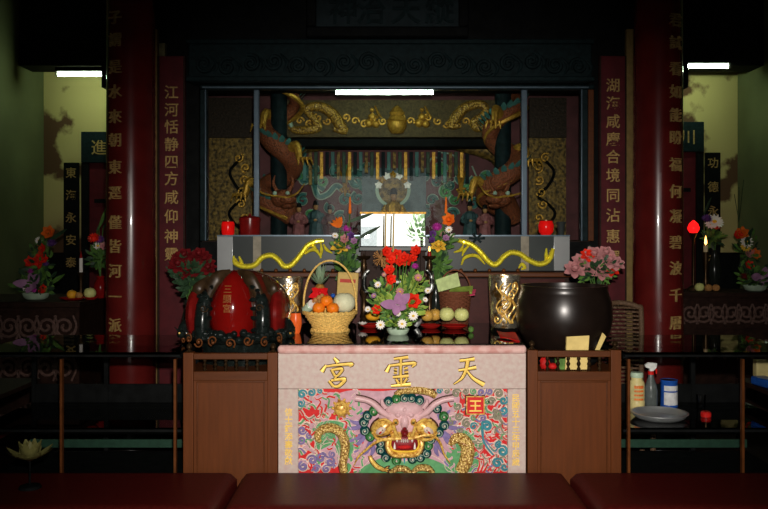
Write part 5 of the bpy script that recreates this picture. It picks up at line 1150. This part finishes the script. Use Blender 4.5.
solid('small_pear', 'tiny dark green fruit on the altar beside the pale green fruits', 'fruit', MB().sph((at(471, 0, 4.47).x, 4.47, AT+.0175), (.016, .016, .0175), 12, 8), 'leaf', (at(471, 0, 4.47).x, 4.47, AT))

# dark wicker basket with card
Yw_ = 4.85; wx = (455-384)*Yw_/F
t = Thing('gift_basket', 'brown wicker basket with thin hoop handle holding a green card', 'basket', (wx, Yw_, AT))
t.part('woven_body', basket_mesh(wx, Yw_, AT+.005, [(.072, 0), (.080, .08), (.092, .19)], 18, .0055, 22, .003), 'wickerdark')
t.part('liner', MB().lathe([(0, .004), (.064, .004), (.083, .185), (.078, .185), (.066, .12), (0, .12)], (wx, Yw_, AT), 28), 'wickerdark')
g = MB(); P = [(wx+.094*math.cos(a), Yw_, AT+.19+.135*math.sin(a)) for a in [PI*i/30 for i in range(31)]]; g.tube(P, .005, 8); t.part('handle', g, 'wickerdark')
g = MB(); P = [(wx+.094*math.cos(a), Yw_+.094*math.sin(a), AT+.195) for a in [2*PI*i/50 for i in range(51)]]; g.tube(P, .008, 8); t.part('rim', g, 'wickerdark')
A = at(449, 293, 4.60); sheet('greeting_card', 'pale green card tilted in the brown wicker basket', 'card', [at(438.5, 292, 4.79), at(460.5, 286, 4.79), at(457.5, 272.5, 4.82), at(435.5, 280, 4.82)], 'greencard', .003, 0)
g = MB(); 
for i, (m_, dx, dz) in enumerate((('a', 0, 0),)): pass
sheet('wrapped_packet', 'yellow green packet with pink edges lying in the brown wicker basket', 'packet', [at(448, 294.5, 4.775), at(472, 292.5, 4.79), at(473, 287, 4.85), at(452, 287.5, 4.85)], 'limeleaf', .012, .002)
sheet('wrapped_packet', 'pink packet under the yellow green one in the brown wicker basket', 'packet', [at(446, 297, 4.79), at(475, 294.5, 4.805), at(476, 290, 4.86), at(455, 291, 4.86)], mat('pink_foil', (196, 70, 100), .4), .008, .002)

# gilt cups
def cup(label, px, Y, r, pyt):
    x = (px-384)*Y/F; H = CAMZ-(pyt-HOR)*Y/F-AT; t = Thing('gilt_cup', label, 'cup', (x, Y, AT))
    t.part('cup_body', MB().lathe([(0, .022), (r*.86, .022), (r*.88, .03), (r*.93, H*.3), (r*.97, H*.6), (r*1.02, H), (r*.97, H), (r*.92, H*.6), (r*.85, .04), (0, .04)], (x, Y, AT), 40), 'cup')
    t.part('foot_ring', MB().lathe([(0, 0), (r*.95, 0), (r*.98, .008), (r*.9, .0215), (0, .0215)], (x, Y, AT), 36), 'black')
    for i in range(5):
        a0 = -PI/2-.7+i*.33; g = MB(); sp = spiral(0, 0, .026, 1.3, i*1.2, 1 if i % 2 else -1, 12); P = []
        for u, v in sp:
            zz = .07+H*.15*i+v; rr = r*(.88+.12*zz/H)+.001; P.append((x+rr*math.cos(a0+u/r), Y+rr*math.sin(a0+u/r), AT+zz))
        g.tube(P, .004, 6); P = []
        for q in range(14):
            zz = .05+(H-.09)*q/13; rr = r*(.88+.12*zz/H)+.001; a = -PI/2-.5+i*.28+.22*math.sin(q*.9+i); P.append((x+rr*math.cos(a), Y+rr*math.sin(a), AT+zz))
        g.tube(P, .0045, 6); t.part('embossed_scroll', g, 'gold')
cup('embossed gilt metal cup beside the dark bell bowl', 504.5, 4.55, .087, 275)
cup('embossed gilt metal cup partly hidden behind the red wooden fish', 289, 4.62, .080, 277)
x, Y = -.478, 4.44; t = Thing('candle_glass', 'small orange lit candle glass between the red wooden fish and straw basket', 'candle', (x, Y, AT))
t.part('glass_cup', MB().lathe([(0, 0), (.020, 0), (.024, .006), (.033, .05), (.031, .085), (.026, .11), (.022, .11), (.027, .085), (0, .07)], (x, Y, AT), 22), 'orangelit')
t.part('rim', MB().lathe([(.022, .1105), (.027, .1105), (.027, .116), (.022, .116)], (x, Y, AT), 22), 'brass')
mb = MB(); x, z = Q(507, 0)[0], AT+.004   # red cloth corner on the altar end
vs = [at(496, 0, 4.06).x, at(527, 0, 4.06).x]
sheet('red_cloth', 'red cloth corner lying on the altar end under the gilt cup', 'cloth', [(.595, 4.20, AT+.006), (.675, 4.08, AT+.006), (.683, 4.26, AT+.02), (.60, 4.36, AT+.02)], 'redcloth', .006, .004)

# flowers on the two wooden stands
tall_vase('vase of dark red roses behind the red wooden fish', 190, 4.75, 300, [(178,263,'rose',.042,'darkredpetal'),(184,254,'rose',.038,'darkredpetal'),(192,258,'rose',.045,'darkredpetal'),(199,253,'rose',.036,'darkredpetal'),(205,262,'rose',.04,'darkredpetal'),(197,268,'rose',.04,'darkredpetal'),(186,270,'rose',.04,'darkredpetal'),(203,256,'rose',.034,'darkredpetal'),(178,256,'rose',.03,'darkredpetal'),(208,267,'rose',.034,'darkredpetal')], base=ZS, seed=31, fo=[(191,272,.11,.085,220,.05),(192,285,.08,.06,90,.05)], fol=('darkleaf',))
tall_vase('vase of pink roses behind the dark bell bowl', 597, 4.75, 300, [(575,268,'rose',.044,'pinkpetal'),(582,260,'rose',.042,'pinkpetal'),(587,266,'rose',.045,'pinkpetal'),(594,253,'rose',.042,'pinkpetal'),(600,258,'rose',.045,'pinkpetal'),(602,270,'rose',.045,'pinkpetal'),(610,259,'rose',.042,'pinkpetal'),(616,262,'rose',.038,'pinkpetal'),(611,268,'rose',.036,'redpetal'),(589,254,'rose',.034,'redpetal'),(606,252,'rose',.038,'pinkpetal')], base=ZS, seed=41, fo=[(596,268,.12,.085,200,.045)], fol=('darkleaf', 'leaf', 'darkleaf'))

# rattan chair behind the counter
cx, cy = at(621, 0, 4.92).x, 4.90; t = Thing('rattan_chair', 'brown rattan chair back behind the bell bowl in front of the column', 'chair', (cx, cy, 0))
g = MB(); ztc = at(0, 303, 4.95).z; hw = .125; N_ = 22
for i in range(N_):
    zz = .55+(ztc-.03-.55)*i/(N_-1); hh = hw*(1 if zz < ztc-.09 else math.sqrt(max(.05, 1-((zz-ztc+.09)/.10)**2)))
    g.tube([(cx+hh*(j/6-1), cy+.03-.05*(1-(j/6-1)**2)*-1+.006*(1 if (j+i) % 2 else -1), zz) for j in range(13)], .008, 5)
t.part('woven_back', g, 'rattan')
t.part('back_frame', MB().tube([(cx-hw, cy+.03, .42), (cx-hw, cy+.03, ztc-.09), (cx-hw*.8, cy+.03, ztc-.02), (cx, cy+.07, ztc), (cx+hw*.8, cy+.03, ztc-.02), (cx+hw, cy+.03, ztc-.09), (cx+hw, cy+.03, .42)], .016, 10, smooth=6), 'rattan')
t.part('seat', MB().box((cx-.13, cy-.19, .40), (cx+.13, cy+.05, .44)), 'rattan', bevel=.015)
for sx in (-1, 1):
    for y in (-.17, .03): t.part('leg', MB().tube([(cx+sx*.13, cy+y, 0), (cx+sx*.13, cy+y, .41)], .016, 8), 'rattan')

# ------------------------------------------------------------------ side altars at the back
def side_table(label, x0, x1, y0, y1, zt_):
    t = Thing('side_altar_table', label, 'altar', ((x0+x1)/2, (y0+y1)/2, 0))
    t.part('table_top', MB().box((x0-.02, y0-.03, zt_-.04), (x1+.02, y1, zt_)), 'darkwood', bevel=.006)
    t.part('table_body', MB().box((x0, y0+.02, 0), (x1, y1-.01, zt_-.041)), 'darkwood')
    for j, (za, zb_) in enumerate(((.28, .06), (.62, .32))):
        t.part('carved_panel', MB().box((x0+.03, y0+.008, zt_-zb_-.0-.0 if False else zt_-za-.02), (x1-.03, y0+.0195, zt_-zb_)), 'darkwood')
        n = 7
        for i in range(n):
            X = x0+.1+(x1-x0-.2)*i/(n-1); Z = zt_-(za+.02+zb_)/2; g = MB(); sp = spiral(X, Z, .085, 1.7, i*PI, 1 if (i+j) % 2 else -1, 20)
            g.tube([(p, y0+.006, q) for p, q in sp], .011, 6, up=(0, -1, 0), flat=.8)
            for s_ in (-1, 1): g.tube([(X+s_*.06, y0+.006, Z+.08), (X+s_*.085, y0+.006, Z), (X+s_*.05, y0+.006, Z-.09)], .008, 6, smooth=3)
            t.part('carved_scroll', g, 'carve')
TL, TR = 1.02, 1.015
side_table('dark carved side altar table under the lilac lily arrangement', -3.2, -2.2, 5.9, 6.7, TL)
side_table('dark side altar table below the red glowing lamp', 2.50, 3.40, 6.95, 7.42, TR)
def screen(label, pxp, hwp, ptop, pbot, pxa, pxb, ltop, lbot, chars, lch, Y=7.78):
    k = Y/F; X = lambda p: (p-384)*k; Z = lambda p: CAMZ-(p-HOR)*k
    t = Thing('shrine_screen', label, 'screen', (X((pxa+pxb)/2), Y, 0), None, 'thing')
    t.part('lintel_board', MB().box((X(pxa), Y-.03, Z(lbot)), (X(pxb), Y+.03, Z(ltop))), 'tealwood', bevel=.006)
    t.part('frame_post', MB().box((X(pxa), Y-.02, 0), (X(pxa)+.07, Y+.03, Z(lbot)-.001)), 'blackwood'); t.part('frame_post', MB().box((X(pxb)-.07, Y-.02, 0), (X(pxb), Y+.03, Z(lbot)-.001)), 'blackwood')
    t.part('door_panel', MB().box((X(pxa)+.071, Y, 0), (X(pxb)-.071, Y+.02, Z(lbot)-.001)), 'plaqred')
    t.part('door_molding', MB().box((X(pxa)+.12, Y-.012, Z(lbot+40)), (X(pxb)-.12, Y-.0005, Z(lbot+36))), 'blackwood')
    t.part('plaque', MB().box((X(pxp-hwp), Y-.05, Z(pbot)), (X(pxp+hwp), Y-.021, Z(ptop))), 'blackwood', bevel=.004)
    for i, ch in enumerate(chars): g = MB(); text_flat(g, ch, X(pxp), Y-.05, Z(ptop+10+i*(pbot-ptop-16)/(len(chars)-1)), 11*k, .01, .03); t.part('inscription_character', g, 'dullgold')
    g = MB(); text_flat(g, lch, X(100 if pxa < 300 else 687), Y-.03, Z((ltop+lbot)/2), 16*k, .004, .03); t.part('lintel_character', g, 'dullgold')
screen('dark side shrine screen with a gilt lettered plaque behind the red vase', 73, 7.5, 163, 268, 82, 128, 132, 163, '東海永安泰', '進')
screen('dark side shrine screen with a gilt lettered plaque behind the red glowing lamp', 711, 7.5, 153, 265, 655, 703, 122, 152, '功德永長存', '川')
# on the table with the lilac lily
def side_flowers(label, c_, Y, zt_, items, seed):
    x = (c_-384)*Y/F; t = Thing('flower_arrangement', label, 'flowers', (x, Y, zt_))
    t.part('bowl', MB().lathe([(0, 0), (.06, 0), (.085, .015), (.10, .05), (.095, .05), (.08, .02), (0, .012)], (x, Y, zt_), 24), 'bowlglass')
    P = []
    for a, b, kind, r, col in items:
        p = at(a, b, Y-.04); P.append(p)
        if kind == 'bloom': bloom(t, p, r, col, (RND.uniform(-.4, .4), -1, .3))
        elif kind == 'mum': mum(t, p, r, col)
        elif kind == 'lily': orchid(t, p, r, col)
        elif kind == 'leaf': g = MB(); g.petal(p, (1, -.1, .6), (0, -1, 0), .16, .03, .1, 0, 4); t.part('blade_leaf', g, col)
        elif kind == 'twig': g = MB(); [g.tube([p, p+Vector((.02*i, 0, .3+.03*i))], .003, 4) for i in (-2, 0, 2)]; t.part('twig', g, col)
        else: daisy(t, p, r, (0, -1, .3), col)
    stems(t, (x, Y, zt_+.03), P)
    foliage(t, Vector((x, Y, zt_+.12)), (.15, .10, .10), 120, .055, ['leaf', 'darkleaf'], seed); pm = sum(P, Vector())/len(P); foliage(t, pm+Vector((0, .02, 0)), (.09, .06, .20), 90, .05, ['leaf', 'darkleaf'], seed+1)
side_flowers('tall flower arrangement with lilac lily and red blooms on the carved table', 36, 6.1, TL, [(48.7,232.5,'bloom',.055,'orangepetal'),(51.7,243.4,'mum',.04,'purple'),(41.7,249,'bloom',.045,'redpetal'),(30.9,261.7,'bloom',.05,'redpetal'),(40,256.7,'bloom',.05,'redpetal'),(38.4,265,'bloom',.05,'redpetal'),(43.4,259,'bloom',.04,'redpetal'),(31.7,284.3,'lily',.11,'lilac'),(43.4,289.3,'bloom',.04,'redpetal'),(31.4,271,'mum',.03,'magenta'),(35,290,'mum',.03,'magenta'),(46,264,'mum',.026,'purple'),(39,240.5,'daisy',.03,'white'),(26,288,'daisy',.028,'white'),(50,240,'leaf',.5,'darkleaf'),(48,285,'leaf',.5,'leaf')], 51)
side_flowers('tall flower arrangement with orange blooms near the bright corner of plaster', 755, 7.1, TR, [(742,233,'bloom',.06,'orangepetal'),(738,235,'bloom',.045,'redpetal'),(749,253,'bloom',.055,'pinkpetal'),(755,254,'bloom',.055,'orangepetal'),(749,265,'bloom',.045,'redpetal'),(746,242,'daisy',.06,'white'),(745,247,'daisy',.05,'yellow'),(761.7,277.6,'lily',.12,'lilac'),(766,273,'mum',.05,'lilac'),(744,277,'mum',.04,'darkredpetal'),(739,222,'twig',.1,'darkleaf')], 61)
def sfruit(name, label, px, Y, zt_, r, m_, zz=0): x = (px-384)*Y/F; fruit(name, label, 'fruit', px, HOR+(CAMZ-zt_-zz-r*.93)*F/Y, Y, r, m_, None, (1, 1, .95), 'kraft')
def splate(label, px, Y, zt_, r): x = (px-384)*Y/F; solid('red_plate', label, 'plate', MB().lathe([(0, 0), (r*.6, 0), (r*.75, .006), (r, .018), (r*.98, .021), (r*.72, .010), (0, .006)], (x, Y, zt_), 28), 'platered', (x, Y, zt_))
splate('red plate with yellow and brown fruits on the carved side table', 73, 6.05, TL, .10); splate('red plate with one pale round fruit beside the red vase', 91, 6.1, TL, .055)
sfruit('apple', 'yellow fruit on a red plate on the carved side table', 71.8, 6.05, TL, .036, 'persim', .008); sfruit('plum', 'small brown fruit between the yellow one and the pale one', 79, 6.05, TL, .027, 'longan', .010); sfruit('pear', 'large pale round fruit on its own red plate beside the red vase', 90, 6.1, TL, .044, 'palegreen', .008)
tall_vase('red vase with a red flower and grasses beside the column on the carved table', 100.5, 6.25, 276, [(94,238.5,'mum',.05,'redpetal'),(100,240,'mum',.04,'purple'),(98,246,'daisy',.04,'white'),(104,246,'bloom',.035,'pinkpetal'),(103,228,'leaf',1.2,'darkleaf'),(97,230,'leaf',1.6,'darkleaf'),(99,228,'leaf',2.6,'leaf')], 'redvase', TL, 71, [(100,256,.08,.10,90,.05)])
x = at(81, 0, 6.4).x; t = Thing('glass_candle', 'slim glass candle on a dark holder on the carved side table', 'candle', (x, 6.4, TL))
t.part('holder', MB().lathe([(0, 0), (.05, 0), (.05, .015), (.015, .03), (.012, .12), (.02, .17), (.03, .19), (0, .19)], (x, 6.4, TL), 16), 'brass'); t.part('candle', MB().tube([(x, 6.4, TL+.19), (x, 6.4, TL+.30)], .014, 10), 'white'); t.part('wick_cap', MB().lathe([(.012, 0), (.006, .03), (0, .06)], (x, 6.4, TL+.30), 10), 'redcandle')
# on the table with the red lamp
x = at(693.5, 0, 7.15).x; Y = 7.15; zc = at(0, 227.5, Y).z; t = Thing('red_lamp', 'red glowing lotus lamp on a thin dark stand', 'lamp', (x, Y, TR))
t.part('stand', MB().lathe([(0, 0), (.06, 0), (.055, .02), (.014, .05), (.012, zc-TR-.10), (.03, zc-TR-.06), (.035, zc-TR-.05), (0, zc-TR-.05)], (x, Y, TR), 18), 'brass')
t.part('lamp_shade', MB().lathe([(0, -.048), (.03, -.046), (.048, -.02), (.05, 0), (.036, .035), (.012, .058), (0, .065)], (x, Y, zc), 20), 'redglow')
x = at(705.7, 0, Y).x; t = Thing('glass_candle', 'burning candle on a turned holder next to the red glowing lamp', 'candle', (x, Y, TR))
zc = at(0, 252, Y).z; t.part('holder', MB().lathe([(0, 0), (.05, 0), (.05, .015), (.018, .03), (.025, .08), (.012, .12), (.014, .18), (.03, zc-TR), (0, zc-TR)], (x, Y, TR), 18), 'brass'); t.part('candle', MB().tube([(x, Y, zc), (x, Y, zc+.06)], .02, 10), 'wick'); t.part('flame', MB().lathe([(.001, 0), (.012, .02), (.008, .05), (0, .085)], (x, Y, zc+.06), 10), 'flame')
tall_vase('dark vase with white and purple flowers behind the burning candle', 714.5, 7.3, 250, [(714.5,221.6,'daisy',.07,'white'),(711,224,'daisy',.06,'white'),(717,223,'daisy',.06,'white'),(707,219,'mum',.05,'purple'),(716,227,'mum',.04,'redpetal'),(704,214,'leaf',2.5,'darkleaf')], 'darkvase', TR, 81, [(713,236,.07,.11,80,.06)])
sfruit('apple', 'yellow green fruit standing on the dark side table below the candle', 699.5, 7.05, TR, .040, 'palegreen'); sfruit('pear', 'small brown fruit beside the yellow green one', 708.5, 7.05, TR, .033, 'longan'); sfruit('pear', 'small brown fruit nearest the orange flower arrangement', 716, 7.05, TR, .033, 'longan')
bpy.data.objects.remove(_fo)
